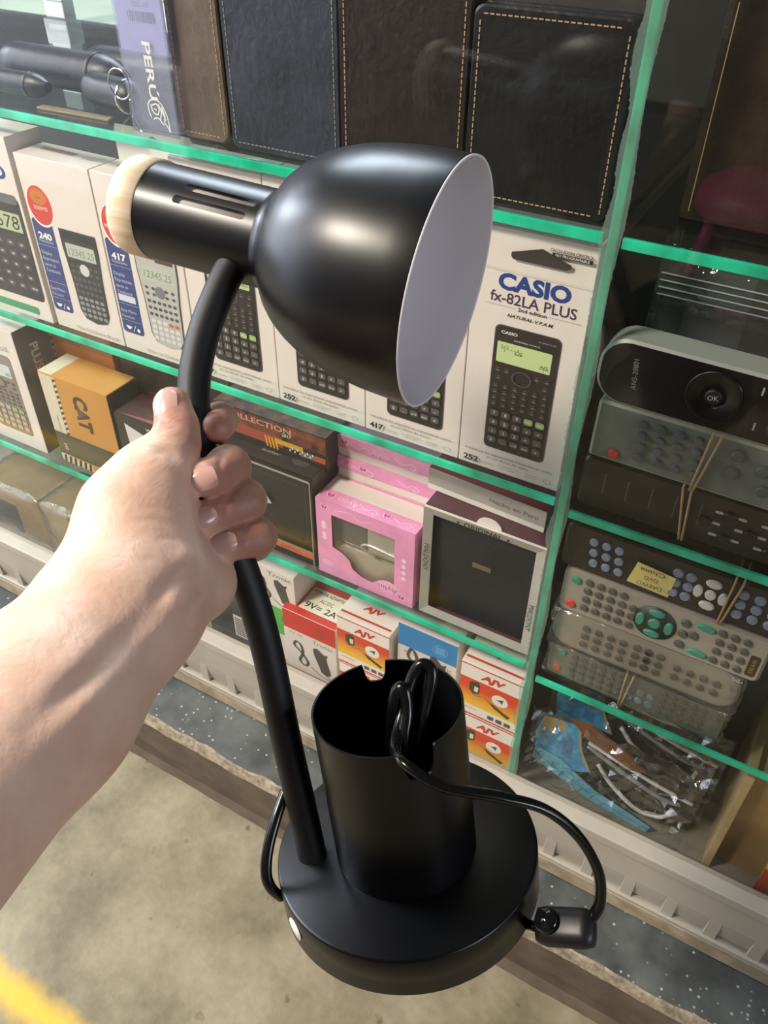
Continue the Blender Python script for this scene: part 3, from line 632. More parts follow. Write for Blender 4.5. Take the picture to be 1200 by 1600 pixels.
b = MB(); pts = [(.012 * math.cos(math.radians(q)), .010 * math.sin(math.radians(q))) for q in range(0, 181, 15)]; b.prism([(x + .004, z + h - .001) for x, z in pts], -d + .0032, -d + .0040, CARD); b.build('hang_tab', t)
# silver and maroon box lying on it
t, w, d, h = carton('wallet_box', 'silver and maroon box lettered Hecho en Peru lying on the framed wallet box', -.2560, -.1400, .034, .125, .5290, .5520, SLV, 'wallet boxes', rotz=-.05)
a = front(w, d, h); W = 2 * w; a.rect(.0004, W - .0004, .0004, h * .26, ink('#e8e4dc')); a.text('Hecho en Perú', W * .74, h * .58, .0045, ink('#57524e'), W * .4); a.build('printed_front', t)
a = topface(w, d, h); a.rect(.0004, W - .0004, .0005, 2 * d - .0005, ink('#7a2f42', .3)); a.build('printed_top', t)

# ---------------------------------------------------------------- floor of the case
def tronic(x0, x1, y0, y1, z1, col, rim, label, top=False, low=False):
    t, w, d, h = carton('adapter_box', label, x0, x1, y0, y1, S0 + .0002, z1, CARD, 'power adapter boxes')
    W = 2 * w; a = front(w, d, h)
    if low:
        a.rect(.0004, W - .0004, h * .30, h * .60, ink(col)); zt = h * .985; a.text('Tronic', W * .68, h * .95, .0065, ink('#6a6863'), W * .5); bz = h * .66; bh = h * .25
        a.disc(W * .78, h * .48, W * .14, ink(rim)); a.text('9V-2A', W * .2, h * .955, .003, GRY)
    else:
        bd = .72 if top else .80
        a.rect(.0004, W - .0004, h * bd, h - .0004, ink(col)); a.text('Tronic', W * .74, h * (bd - .06), .0066, ink('#7a7772'), W * .38); a.text('9V-2A', W * .24, h * (bd - .05), .0034, ink('#8a8782'), W * .26)
        cx, cz = W * .72, h * (bd + (1 - bd) * .45); a.ring(cx, cz, .0082, .0088, ink(rim), .95)
        for q in range(4): a.rect(cx - .0055, cx + .0055, cz - .0048 + .0027 * q, cz - .0034 + .0027 * q, ink(rim))
        bz = h * (.18 if top else .42); bh = h * .40
    bk = ink('#4a4845')
    # coiled lead and plug-in adapter
    for q in range(3):
        e_ = .0012 * q
        a.stroke([(W * .22 + e_, bz + bh * .95), (W * .17 + e_, bz + bh * .75), (W * .30 + e_, bz + bh * .55), (W * .42 + e_, bz + bh * .25), (W * .36 + e_, bz + bh * .05), (W * .26 + e_, bz + bh * .2), (W * .33 + e_, bz + bh * .55), (W * .30 + e_, bz + bh * .85), (W * .22 + e_, bz + bh * .95)], .0013, bk)
    a.poly([(W * .56, bz + bh * .95), (W * .64, bz + bh * 1.0), (W * .76, bz + bh * .85), (W * .84, bz + bh * .9), (W * .80, bz + bh * .72), (W * .88, bz + bh * .12), (W * .80, bz), (W * .70, bz + bh * .08), (W * .56, bz + bh * .75)], bk)
    a.stroke([(W * .80, bz + bh * .02), (W * .86, bz - bh * .06), (W * .74, bz - bh * .12), (W * .5, bz + bh * .1)], .0009, bk)
    if top: a.rect(.0004, W - .0004, .0006, h * .08, ink('#a0504c'))
    a.build('printed_front', t)
    if top:
        a = topface(w, d, h); a.rect(.0004, W - .0004, .0004, 2 * d - .0004, ink(col)); a.rect(W * .22, W * .95, d * .35, d * 1.6, ink('#ece3cf'))
        a.text('POWER ADAPTER', W * .56, d * 1.42, .0046, BLK, W * .6, bold=.01); a.text('AC/DC', W * .58, d * 1.05, .0055, BLK, W * .25); a.text('9V= 2A', W * .57, d * .65, .0088, BLK, W * .58, bold=.01); a.build('printed_top', t)
    return t
tronic(-.4790, -.4140, .026, .080, .3420, '#57b04c', '#3d8a38', 'white and green adapter box behind the lamp stem', low=True)
tronic(-.4268, -.3535, .016, .075, .2985, '#cf3128', '#9c4a44', 'red topped adapter box labelled 9V 2A', top=True)
tronic(-.2755, -.2055, .020, .075, .3540, '#2f86c6', '#7fc0e8', 'white adapter box with blue band between two orange boxes')
def ajv_grad():
    mm = bpy.data.materials.new('orange_to_yellow_print'); mm.use_nodes = True; nt = mm.node_tree; N = nt.nodes.new; L = nt.links.new; b = nt.nodes['Principled BSDF']; b.inputs['Roughness'].default_value = .4
    tc = N('ShaderNodeTexCoord'); s = N('ShaderNodeSeparateXYZ'); L(tc.outputs['Object'], s.inputs[0]); r = N('ShaderNodeValToRGB'); mr = N('ShaderNodeMapRange'); mr.inputs['From Min'].default_value = .016; mr.inputs['From Max'].default_value = .055
    L(s.outputs['Z'], mr.inputs['Value']); L(mr.outputs[0], r.inputs['Fac']); e = r.color_ramp.elements; e[0].color = (*lin('#f6c73a'), 1); e[0].position = .1; e[1].color = (*lin('#e2472c'), 1); e[1].position = .75
    L(r.outputs['Color'], b.inputs['Base Color']); return mm
AJG = ajv_grad(); AJR = ink('#cf3b2a')
def ajv(x0, x1, y0, z0, z1, label, rotz=0.):
    t, w, d, h = carton('adapter_box', label, x0, x1, y0, y0 + .05, z0, z1, mat('cream_carton', '#f3ece2', .4), 'power adapter boxes', rotz)
    W = 2 * w; a = front(w, d, h); a.rect(.0003, W - .0003, h * .21, h * .72, AJG)
    a.rect(.0003, W - .0003, h * .955, h * .975, AJR); a.text('AJV', W * .52, h * .83, .0078, AJR, W * .38, shear=.3, bold=.05)
    a.poly([(W * .17, h * .66), (W * .30, h * .70), (W * .34, h * .66), (W * .34, h * .48), (W * .24, h * .45), (W * .17, h * .5)], ink('#46402c')); a.poly([(W * .25, h * .60), (W * .32, h * .60), (W * .31, h * .50), (W * .25, h * .50)], ink('#e6e0d0'))
    a.stroke([(W * .2, h * .46), (W * .3, h * .43), (W * .42, h * .46), (W * .5, h * .42), (W * .62, h * .32)], .0007, ink('#8a5a2a')); a.poly([(W * .5, h * .42), (W * .62, h * .33), (W * .84, h * .24), (W * .88, h * .29), (W * .76, h * .33), (W * .6, h * .40)], ink('#55401f'))
    a.disc(W * .68, h * .52, .0090, WHT, .0086); a.poly([(W * .62, h * .52), (W * .74, h * .57), (W * .72, h * .47), (W * .69, h * .51)], ink('#4a4844'))
    a.text('ADAPTADOR', W * .2, h * .15, .003, ink('#c9b9a9'), W * .25); 
    for q in range(3): a.rr(W * (.52 + .14 * q), W * (.62 + .14 * q), h * .08, h * .15, .001, ink('#57534c'))
    a.rect(.0003, W - .0003, h * .02, h * .045, AJR); a.build('printed_front', t)
    a = topface(w, d, h); a.rect(W * .03, W * .97, d * .25, d * .36, AJR); a.text('AJV', W * .5, d * .95, .0065, AJR, W * .36, shear=.3, bold=.05); a.build('printed_top', t)
    return t
zz = S0 + .0002
ajv(-.1950, -.1290, .011, zz, zz + .0810, 'orange power adapter box, lower of two stacked against the divider'); ajv(-.1965, -.1296, .010, zz + .0813, zz + .1630, 'orange power adapter box, upper of two stacked against the divider')
ajv(-.3486, -.2830, .014, zz, zz + .0660, 'orange power adapter box seen through the pen cup notch'); ajv(-.3490, -.2818, .013, zz + .0663, zz + .1440, 'orange power adapter box stacked beside the red topped box')
t, w, d, h = carton('adapter_box', 'dark grey box with white barcode at the bottom behind the lamp stem', -.5500, -.4840, .020, .08, zz, .3000, mat('charcoal_carton', '#3a3b3c', .4, var=.15), 'power adapter boxes')
W = 2 * w; a = front(w, d, h); a.rect(W * .62, W * .92, h * .1, h * .45, ink('#d5d3cc')); 
for q in range(9): a.rect(W * .65, W * .89, h * (.13 + .033 * q), h * (.145 + .033 * q), BLK)
a.text('USB', W * .3, h * .55, .006, WHT); a.build('printed_front', t)
KR = mat('kraft_carton', '#a08a62', .6, var=.15, vscale=25)
BAGF = clear('poly_bag', '#f6f6f2', .08, .06, haze=.06, hazecol='#d8d8d0', wave=.9)
def bag(t, x0, x1, y0, y1, z0, z1, seed=1):
    """a loose clear bag round a box"""
    rr_ = random.Random(seed); b = bmesh.new(); bmesh.ops.create_cube(b, size=1); bmesh.ops.subdivide_edges(b, edges=b.edges[:], cuts=5, use_grid_fill=True)
    for q in b.verts:
        c = q.co; q.co = Vector(((x0 + x1) / 2 + c.x * (x1 - x0), (y0 + y1) / 2 + c.y * (y1 - y0), (z0 + z1) / 2 + c.z * (z1 - z0))) + Vector((rr_.uniform(-1, 1), rr_.uniform(0, 1), rr_.uniform(-.2, 1) if c.z > -.4 else 0)) * .002
    me = bpy.data.meshes.new('clear_bag'); b.to_mesh(me); b.free(); me.materials.append(BAGF)
    for p in me.polygons: p.use_smooth = True
    return link(bpy.data.objects.new('clear_bag', me), t)
t, w, d, h = carton('bagged_box', 'bagged kraft box with a dark window, leftmost on the case floor', -.9700, -.8420, .026, .10, zz, .2680, KR, 'bagged kraft boxes'); bag(t, -w - .002, w + .002, -d - .002, d, .0015, h + .002, 3)
a = front(w, d, h); a.rect(.002, 1.1 * w, .002, h * .7, ink('#3b4145')); a.build('dark_window', t)
t, w, d, h = carton('bagged_box', 'kraft box in a clear bag under the amber box', -.8250, -.7150, .014, .09, zz, .2900, KR, 'bagged kraft boxes'); bag(t, -w - .002, w + .002, -d - .002, d, .0015, h + .002, 4)
a = front(w, d, h); a.poly([(w * .9, h * .95), (w * 1.3, h * .98), (w * 1.35, h * .8), (w * 1.0, h * .78)], ink('#4d4a42')); a.build('printed_front', t)

# ================================================================ top shelf: wallets and key cases
def stitched_wallet(x0, x1, y0, z1, label, mt, thread, th=.02, z0=S1 + .0002, r=.006, rz=0., sides=True):
    t = thing('leather_wallet', label, 'wallet', ((x0 + x1) / 2, y0 + th / 2, z0), (0, 0, rz), 'leather wallets on the top shelf')
    w = (x1 - x0) / 2; h = z1 - z0
    for nm, a, b_ in (('front_leaf', -th / 2, -th * .08), ('back_leaf', th * .08, th / 2)):
        b = MB(); o = rrect(-w, w, 0, h, r, 6); oi = rrect(-w + .0012, w - .0012, .0012, h - .0012, r, 6); n = len(o)
        v = [(x, a + .0012, z) for x, z in o] + [(x, a, z) for x, z in oi] + [(x, b_, z) for x, z in o]
        b.add(v, [tuple(range(n, 2 * n))], mt); b.add(v, [tuple(range(3 * n - 1, 2 * n - 1, -1))], mt)
        b.add(v, [(i, (i + 1) % n, n + (i + 1) % n, n + i) for i in range(n)], mt, True); b.add(v, [(i, 2 * n + i, 2 * n + (i + 1) % n, (i + 1) % n) for i in range(n)], mt, True); b.build(nm, t)
    b = MB(); b.box(-w + .003, w - .003, -th * .079, th * .079, .003, h - .002, mat('wallet_lining', '#1a1614', .8)); b.build('lining', t)
    st = MB(); L = [];  i0 = .0045
    for z in np.arange(.008, h - .008, .0038): L += [(-w + i0, z, 0), (w - i0, z, 0)]
    for x in np.arange(-w + .008, w - .008, .0038): L += [(x, h - i0, 1), (x, i0, 1)]
    for x, z, o in L:
        st.box(x - (.0013 if o else .00035), x + (.0013 if o else .00035), -th / 2 - .0004, -th / 2 + .0002, z - (.00035 if o else .0013), z + (.00035 if o else .0013), thread)
    o = st.build('stitching', t); o['kind'] = 'stuff'
    return t, w, h, th
LB = lambda n, c, c2, k=60: mat(n, c, .42, col2=c2, vscale=k, bump=.35, bscale=180)
THR = mat('tan_thread', '#b39a72', .7)
stitched_wallet(-.2325, -.1335, .012, .9170, 'black leather wallet with tan stitching next to the divider', LB('black_leather', '#0a0b0d', '#131517'), THR)
t, w, h, th = stitched_wallet(-.3300, -.2350, .016, .9420, 'dark brown leather wallet with stitched edges above the lamp shade', LB('dark_brown_leather', '#18110f', '#261c1a'), THR)
a = Art((-w, -th / 2, 0)); a.text('O', .014, .024, .014, ink('#261c1a')); a.build('embossed_letters', t)
t, w, h, th = stitched_wallet(-.4310, -.3325, .020, .9550, 'slate blue leather wallet with pale stitching', LB('slate_leather', '#262b34', '#353c49', 25), mat('grey_thread', '#8d8d92', .7))
a = Art((-w, -th / 2, 0)); a.text('S', .086, .024, .014, ink('#2b303a')); a.build('embossed_letters', t)
stitched_wallet(-.4840, -.4345, .022, .9600, 'tan suede wallet standing beside the slate wallet', LB('tan_suede', '#564a40', '#6c5f52', 35), mat('tan_thread'), r=.009)
# lavender keyring card in a clear pouch with PERU print
t = thing('keyring_packet', 'clear hanging packet with lavender card and white lettering PERU', 'packet', (-.5015, .0135, S1 + .0002), (0, 0, 0))
b = MB(); b.box(-.0235, .0235, .0012, .0022, .058, .150, mat('lavender_card', '#b9b6dc', .5, var=.04)); b.build('header_card', t)
a = Art((-.0235, .0012, 0)); 
for q in range(14): a.rect(.012 + .0019 * q, .0129 + .0019 * q + (.0005 if q % 3 else 0), .078, .085, ink('#77749c'))
a.text('CCC CC', .026, .0895, .003, ink('#77749c')); a.build('barcode', t)
b = MB(); b.box(-.0235, .0235, -.001, .001, .0005, .150, clear('pouch_film', '#efeff8', .07, .05, haze=.10, hazecol='#cfd0e0')); b.build('pouch', t)
a = Art((-.0235, -.001, 0)); WP = ink('#dcdcd6'); a.text('PERÚ', .0275, .046, .0075, WP, .040, rot=-math.pi / 2, bold=.02)
em = [[(.020, .022), (.024, .026), (.031, .026), (.036, .021), (.0385, .014), (.0395, .004)], [(.020, .022), (.0205, .017), (.022, .013)], [(.023, .022), (.025, .017), (.029, .016), (.031, .020), (.029, .0235), (.025, .0225), (.023, .022)], [(.026, .020), (.0285, .019)], [(.031, .024), (.033, .018), (.031, .012), (.034, .009)], [(.034, .022), (.036, .016), (.035, .011), (.0375, .008), (.0395, .004)], [(.024, .012), (.028, .0135), (.031, .012)], [(.0335, .0205), (.0365, .0125)]]
for e_ in em: a.stroke(e_, .0011, WP)
a.build('printed_emblem', t)
KM = mat('chrome_wire', '#c8c8cc', .18, 1.); b = MB(); b.tube([(-.0285 + .011 * math.cos(q / 20 * 6.283), -.003, .034 + .011 * math.sin(q / 20 * 6.283)) for q in range(20)], .0007, KM, 6, True)
b.tube(catmull([(-.0195, -.003, .024), (-.021, -.003, .014), (-.017, -.003, .004), (-.012, -.003, .001)], 5), .0006, KM, 6); b.build('key_ring', t)
# black leather key cases heaped at the left end
BLP = mat('black_patent', '#0b0c0f', .42, var=.2, bump=.3, bscale=90)
for i, (cx, cy, L, r, rz, lab) in enumerate(((-.665, .075, .150, .017, .02, 'long black leather case lying at the left end of the top shelf'), (-.580, .050, .070, .013, -.15, 'small black leather case with a chrome tip beside the keyring packet'), (-.60, .115, .14, .016, .10, 'black leather case at the back of the heap on the top shelf'), (-.700, .040, .10, .010, .05, 'slim black leather case in front of the long one'))):
    t = thing('leather_case', lab, 'leather case', (cx, cy, S1 + .0002), (0, 0, rz), 'leather cases on the top shelf')
    b = MB(); n = 14; prof = []
    for k in range(n + 1):
        f = k / n; prof.append((r * min(1, (math.sin(math.pi * min(max(f, .02), .98)) * 3)) ** .5, -L / 2 + L * f))
    M_ = Matrix.Translation((0, 0, r * 1.07)) @ Matrix.Rotation(math.pi / 2, 4, 'Y'); b.lathe(prof, BLP, 20, M_, True, True); b.build('sleeve', t)
    b = MB(); M2 = Matrix.Translation((L * .30, 0, r * 1.07)) @ Matrix.Rotation(math.pi / 2, 4, 'Y'); b.lathe([(r * .99, -.002), (r * 1.06, -.0015), (r * 1.06, .0015), (r * .99, .002)], KM if i == 1 else BLP, 20, M2); b.build('band', t)
t = thing('brass_strip', 'dull brass strip lying at the front edge of the top shelf', 'strip', (-.60, .022, S1 + .0002), (0, 0, .04))
b = MB(); b.box(-.04, .04, -.004, .004, 0, .0022, mat('dull_brass', '#8d7c58', .35, .7), .0008); b.build('strip_body', t)
# pale glass counter behind the top shelf, with things standing on it
t = thing('rear_counter', 'pale glass topped counter seen behind the top shelf', 'counter', (-1.05, .66, 0)); 
b = MB(); b.box(-.48, .48, -.25, .25, .0, .775, mat('counter_body', '#4a4f4c', .6)); b.build('counter_body', t); b = MB(); b.box(-.5, .5, -.26, .26, .7755, .785, mat('pale_glass_top', '#b9c9b4', .15, var=.08, vscale=8), .001); b.build('counter_top', t)
t, w, d, h = carton('stock_box', 'white box standing on the rear counter', -1.10, -.99, .58, .62, .7853, .81, CARD); 
t, w, d, h = carton('stock_box', 'brown flat box lying on the rear counter', -1.16, -.80, .70, .86, .7853, .83, mat('brown_board', '#8b7c63', .6, var=.1))
t, w, d, h = carton('stock_box', 'black flat box on top of the brown flat box at the rear', -1.12, -.90, .72, .86, .8302, .865, mat('black_board', '#1c1e22', .5))
t = thing('white_bracket', 'white metal post at the left end behind the top shelf', 'bracket', (-.985, .372, 0)); b = MB(); b.box(-.02, .014, -.01, .01, 0, 1.3, mat('white_enamel', '#dfe4ea', .4), .002); b.box(-.024, .018, -.013, .013, .815, .845, mat('white_enamel'), .002); b.build('post', t)
t, w, d, h = carton('leather_wallet', 'upright brown case added in place of a reflection, top right compartment', -.098, .020, .05, .075, R1 + .0002, .930, LB('reflection_brown', '#241c18', '#32281f'), cat='wallet', c=.004, part='leather_body')  # brown case added to stand in for a reflection in the glass
a = front(w, d, h); a.stroke([(.006, .006), (.006, h - .006)], .0006, THR); a.stroke([(2 * w - .006, .006), (2 * w - .006, h - .006)], .0006, THR); a.build('stitching', t)
t, w, d, h = carton('leather_wallet', 'black leather case at the right end of the top right compartment', .026, .150, .04, .07, R1 + .0002, .940, LB('black_leather', '#0a0b0d', '#131517'), cat='wallet', c=.004, part='leather_body')
a = front(w, d, h); a.stroke([(.006, .006), (.006, h - .006)], .0006, THR); a.build('stitching', t)

# ================================================================ remote controls
RG = 'remote controls in the right hand compartment'
BT = {}
def btn(rx, rz, mt, th=.0022):
    key = (round(rx, 5), round(rz, 5), mt.name)
    if key not in BT:
        b = MB(); n = 10; o = ell(0, 0, rx, rz, n); i_ = ell(0, 0, rx * .8, rz * .8, n)
        v = [(x, .0004, z) for x, z in o] + [(x, -th * .6, z) for x, z in o] + [(x, -th, z) for x, z in i_]
        b.add(v, [(k, (k + 1) % n, n + (k + 1) % n, n + k) for k in range(n)] + [(n + k, n + (k + 1) % n, 2 * n + (k + 1) % n, 2 * n + k) for k in range(n)], mt, True); b.add(v, [tuple(range(2 * n, 3 * n))], mt); BT[key] = b.mesh('button')
    return BT[key]
def remote(label, x0, x1, y0, z0, z1, th, face, side, r, rot=0., lean=0.):
    t = thing('remote_control', label, 'remote control', ((x0 + x1) / 2, y0 + th / 2, z0), (lean, rot, 0), RG)
    w = (x1 - x0) / 2; h = z1 - z0; b = MB(); c = .0022; n = 6
    o = rrect(-w, w, 0, h, r, n); i_ = rrect(-w + c, w - c, c, h - c, max(r - c, .001), n); N = len(o)
    v = [(x, -th / 2, z) for x, z in i_] + [(x, -th / 2 + c * .7, z) for x, z in o] + [(x, th / 2 - c, z) for x, z in o] + [(x, th / 2, z) for x, z in i_]
    b.add(v, [tuple(range(N))], face); b.add(v, [tuple(range(4 * N - 1, 3 * N - 1, -1))], side)
    for q in range(3): b.add(v, [(q * N + k, (q + 1) * N + k, (q + 1) * N + (k + 1) % N, q * N + (k + 1) % N) for k in range(N)], side, True)
    b.build('shell', t)
    def key(x, z, rx, rz, mt): 
        ob = bpy.data.objects.new('button', btn(rx, rz, mt)); link(ob, t); ob.location = (-w + x, -th / 2, z); return ob
    return t, w, h, th, key
def rubber_band(x, y0, y1, z0, z1, label, lean=0., mt=None, rot=0.):
    t = thing('rubber_band', label, 'rubber band', (x, (y0 + y1) / 2, z0), (0, rot, 0), 'rubber bands round the remote controls'); d = (y1 - y0) / 2; h = z1 - z0
    for s in (-1, 1):
        b = MB(); p = [(s * (.0012 + .0018 * (zz / h if h else 0)) + lean * zz, y, zz) for y, zz in ((-d, 0), (-d, h * .33), (-d, h * .66), (-d, h), (0, h + .0006), (d, h), (d, h * .5), (d, 0), (0, -.0006))]
        b.tube(p, .0009, mt or mat('tan_rubber', '#b39a6c', .6), 6, True); b.build('strand', t)
    return t
RBLK = mat('black_remote_plastic', '#121214', .3); RSIL = mat('silver_remote_plastic', '#a39d92', .4, .1); RGRY = mat('grey_remote_plastic', '#76776f', .45); RDK = mat('brown_black_plastic', '#2a2422', .4)
KGR = mat('grey_rubber', '#8d9096', .6); KDG = mat('dark_rubber', '#57564f', .6); KRED = mat('red_rubber', '#c9473a', .5); KGN = mat('green_rubber', '#3f8f78', .45); KWH = mat('white_rubber', '#d9d7cf', .5); KBK = mat('black_rubber', '#1f1f22', .5); KBL = mat('blue_grey_rubber', '#7f8ea0', .55)
PAP = mat('grey_band_plastic', '#8b908c', .4)
# black remote with OK pad, top of the pile
t, w, h, th, key = remote('large black remote control with round OK pad, top of its pile', -.1205, .100, .012, .6830, .7330, .026, RBLK, PAP, .020, .012)
a = Art((-w, -th / 2, 0)); a.text('AN5-20801', .026, h * .52, .0034, ink('#8f8f90'), .023, rot=math.pi * .5 + .1)
cx, cz = .079, h * .52
for tx, tz in ((0, .0125), (0, -.0125), (-.0165, 0), (.0165, 0)): a.poly([(cx + tx - .0016, cz + tz - .0012), (cx + tx + .0016, cz + tz - .0012), (cx + tx, cz + tz + .0018)], ink('#b5b5b2'))
for q, (bx, bz) in enumerate(((.106, h * .72), (.108, h * .2), (.118, h * .4))): a.rect(bx, bx + .0012, bz, bz + .006, ink('#9a9a98'))
a.build('printed_legend', t)
b = MB(); M_ = Matrix.Translation((-w + cx, -th / 2, cz)) @ Matrix.Rotation(math.pi / 2, 4, 'X'); b.lathe([(.0185, 0), (.0185, .0008), (.0175, .0012), (.0165, .0008), (.0085, .0008), (.008, .0)], RBLK, 32, M_); b.build('pad_ring', t)
key(cx, cz, .006, .006, KBK); a = Art((-w, -th / 2 - .0023, 0)); a.text('OK', cx, cz, .0034, ink('#cfcfcc'), rot=.2); a.build('ok_legend', t)
for bx, bz in ((.121, h * .74), (.122, h * .28), (.146, h * .74), (.147, h * .28), (.17, h * .74), (.17, h * .28)): key(bx, bz, .0065, .0055, KBK)
a = Art((-w, -th / 2 - .0023, 0))
for bx, bz in ((.121, h * .74), (.122, h * .28)): a.poly([(bx - .003, bz), (bx, bz - .002), (bx, bz + .002)], ink('#c4c4c0')); a.text('Q', bx + .0025, bz, .003, ink('#c4c4c0'))
a.build('button_legend', t)
rubber_band(.004, .009, .041, .6835, .7325, 'tan rubber band round the large black remote at the right edge', .10)
# grey bagged remote with red power button
t, w, h, th, key = remote('grey remote control in cloudy plastic with red power button', -.1150, .095, .013, .6340, .6825, .024, mat('cloudy_grey', '#6c746f', .4, var=.2, vscale=60), mat('cloudy_side', '#a5a894', .35, var=.08), .0025, .008)
key(.0185, h * .16, .0042, .0042, KRED)
for j in range(4):
    for i in range(4): key(.034 + .013 * i + .001 * j, h * (.80 - .19 * j), .0036, .0034, mat('smoky_rubber', '#5d6562', .5))
for i, (bx, bz) in enumerate(((.10, .75), (.10, .45), (.118, .62), (.122, .3), (.14, .7), (.14, .4), (.155, .6), (.155, .25), (.175, .7), (.175, .35))): key(bx, h * bz, .0045, .0045, mat('smoky_rubber'))
rubber_band(-.037, .010, .040, .6335, .6835, 'tan rubber band round the grey remote with the red button', .12)
# dark remote at the bottom of that pile
t, w, h, th, key = remote('dark remote control with small white key legends under the grey one', -.1170, .100, .014, R2 + .0002, .6335, .024, RDK, RBLK, .006, .0)
a = Art((-w, -th / 2, 0))
for q in range(5): a.rect(.018 + .018 * q, .0188 + .018 * q, h * .35, h * .75, ink('#6a625c'))
for i in range(5):
    for j in range(3): a.rr(.100 + .016 * i, .106 + .016 * i, h * (.24 + .22 * j), h * (.29 + .22 * j), .001, ink('#b9b9b6'))
a.build('printed_legend', t)
for i in range(6):
    for j in range(3): key(.095 + .016 * i, h * (.26 + .22 * j), .005, .0035, KBK) if (i + j) % 2 else None
rubber_band(-.034, .011, .041, R2 + .0006, .6330, 'tan rubber band round the dark remote under the grey one', -.12)
# lower compartment
t, w, h, th, key = remote('dark remote control with yellow paper note and white arrow pad', -.1195, .115, .014, .5190, .5660, .022, RDK, RBLK, .007, .0)
for i in range(3):
    for j in range(3): key(.024 + .0105 * i + .0015 * j, h * (.74 - .23 * j), .0038, .0038, KBL)
for i in range(2):
    for j in range(3): key(.092 + .010 * i, h * (.72 - .22 * j), .0042, .0042, KBL)
for an in range(4):
    key(.119 + .0095 * math.cos(an * math.pi / 2), h * .5 + .0115 * math.sin(an * math.pi / 2), .0062 if an % 2 else .0036, .0040 if an % 2 else .0062, KWH)
key(.119, h * .5, .0042, .0050, KWH)
for i in range(5):
    for j in range(3): key(.141 + .012 * i, h * (.74 - .22 * j), .0042, .0044, KBL)
b = MB(); nt_ = mat('yellow_note', '#ded080', .7, var=.06); b.add([(-w + x, y, z) for x, y, z in ((.056, -th / 2 - .001, .008), (.090, -th / 2 - .001, .006), (.092, -th / 2 - .0035, .030), (.061, -th / 2 - .003, .033))], [(0, 1, 2, 3)], nt_); b.add([(-w + x, y, z) for x, y, z in ((.056, -th / 2 - .0008, .008), (.090, -th / 2 - .0008, .006), (.092, -th / 2 - .0033, .030), (.061, -th / 2 - .0028, .033))], [(3, 2, 1, 0)], nt_); b.build('paper_note', t)
a = Art((-w, -th / 2 - .0038, 0)); 
for q, s in enumerate(('DAEWO', 'DVD', 'China')): a.text(s, .074, .0135 + .0072 * q, .0042, ink('#55523a'), .020 if q != 1 else .011, rot=math.pi)
a.build('note_writing', t)
rubber_band(.012, .011, .039, .5195, .5655, 'tan rubber band beside the white arrow pad', .08)
t, w, h, th, key = remote('silver remote control with green navigation ring', -.1140, .055, .013, .4690, .5185, .023, RSIL, mat('silver_edge_plastic', '#8d877d', .4), .006, .0)
key(.0115, h * .80, .0045, .0038, KGN); key(.0105, h * .22, .0045, .0038, KRED)
for i in range(5):
    for j in range(4): key(.0225 + .0098 * i, h * (.84 - .2 * j), .0036, .0033, KDG) if not (i == 4 and j == 0) else None
b = MB(); M_ = Matrix.Translation((-w + .081, -th / 2, h * .5)) @ Matrix.Rotation(math.pi / 2, 4, 'X'); b.lathe([(.0175, 0), (.0175, .001), (.0, .001)], mat('dark_green_ring', '#2f3a36', .4), 32, M_); b.build('ring_plate', t)
for an in range(4): 
    o = key(.081 + .0118 * math.cos(an * math.pi / 2), h * .5 + .0118 * math.sin(an * math.pi / 2), .0070 if an % 2 else .0036, .0036 if an % 2 else .0070, KGN); o.location.y -= .0008
o = key(.081, h * .5, .0052, .0052, KGN); o.location.y -= .0008
for bx, bz in ((.104, .75), (.104, .5), (.104, .25), (.112, .55)): key(bx, h * bz, .004, .004, KDG)
for bz in (.80, .2): key(.119, h * bz, .0085, .0032, KGN)
for i in range(3):
    for j in range(4): key(.132 + .0095 * i, h * (.82 - .21 * j), .0034, .0034, KDG)
a = Art((-w, -th / 2, 0)); a.rr(.157, .165, h * .12, h * .6, .002, ink('#3f2f22')); a.text('DEAIR', .161, h * .36, .003, ink('#a08a60'), .016, rot=math.pi / 2); a.build('name_strip', t)
def wrap(t, w, h, th, seed):
    bag(t, -w - .002, w + .002, -th / 2 - .0035, th / 2 + .001, .0005, h + .0005, seed)
t, w, h, th, key = remote('plastic wrapped rounded silver remote control, second from the bottom of its pile', -.1150, .047, .013, .4252, .4685, .024, RSIL, mat('silver_edge_plastic'), .018, .0); wrap(t, w, h, th, 11)
for i in range(4):
    for j in range(3): key(.030 + .011 * i, h * (.74 - .23 * j), .0036, .0034, KDG)
for i in range(3):
    for j in range(3): key(.075 + .010 * i, h * (.76 - .23 * j), .0038, .0036, KBK if i % 2 else KDG)
for i in range(4):
    for j in range(2): key(.11 + .011 * i, h * (.64 - .26 * j), .0035, .0035, KDG)
t, w, h, th, key = remote('plastic wrapped grey remote control with red and green buttons, bottom of its pile', -.1130, .045, .013, R3 + .0002, .4248, .024, RGRY, mat('silver_edge_plastic'), .005, .0); wrap(t, w, h, th, 12)
key(.012, h * .82, .004, .0036, KGN); key(.010, h * .28, .004, .0036, KRED)
for i in range(6):
    for j in range(4): key(.024 + .0088 * i, h * (.82 - .2 * j), .0033, .003, KDG)
for i in range(3):
    for j in range(2): key(.078 + .009 * i, h * (.55 - .24 * j), .0037, .0037, KBL)
for i in range(5):
    for j in range(4): key(.106 + .0085 * i, h * (.80 - .2 * j), .003, .0028, KDG)
rubber_band(-.040, .009, .041, R3 + .0006, .4243, 'tan rubber band round the bottom wrapped remote', .04)
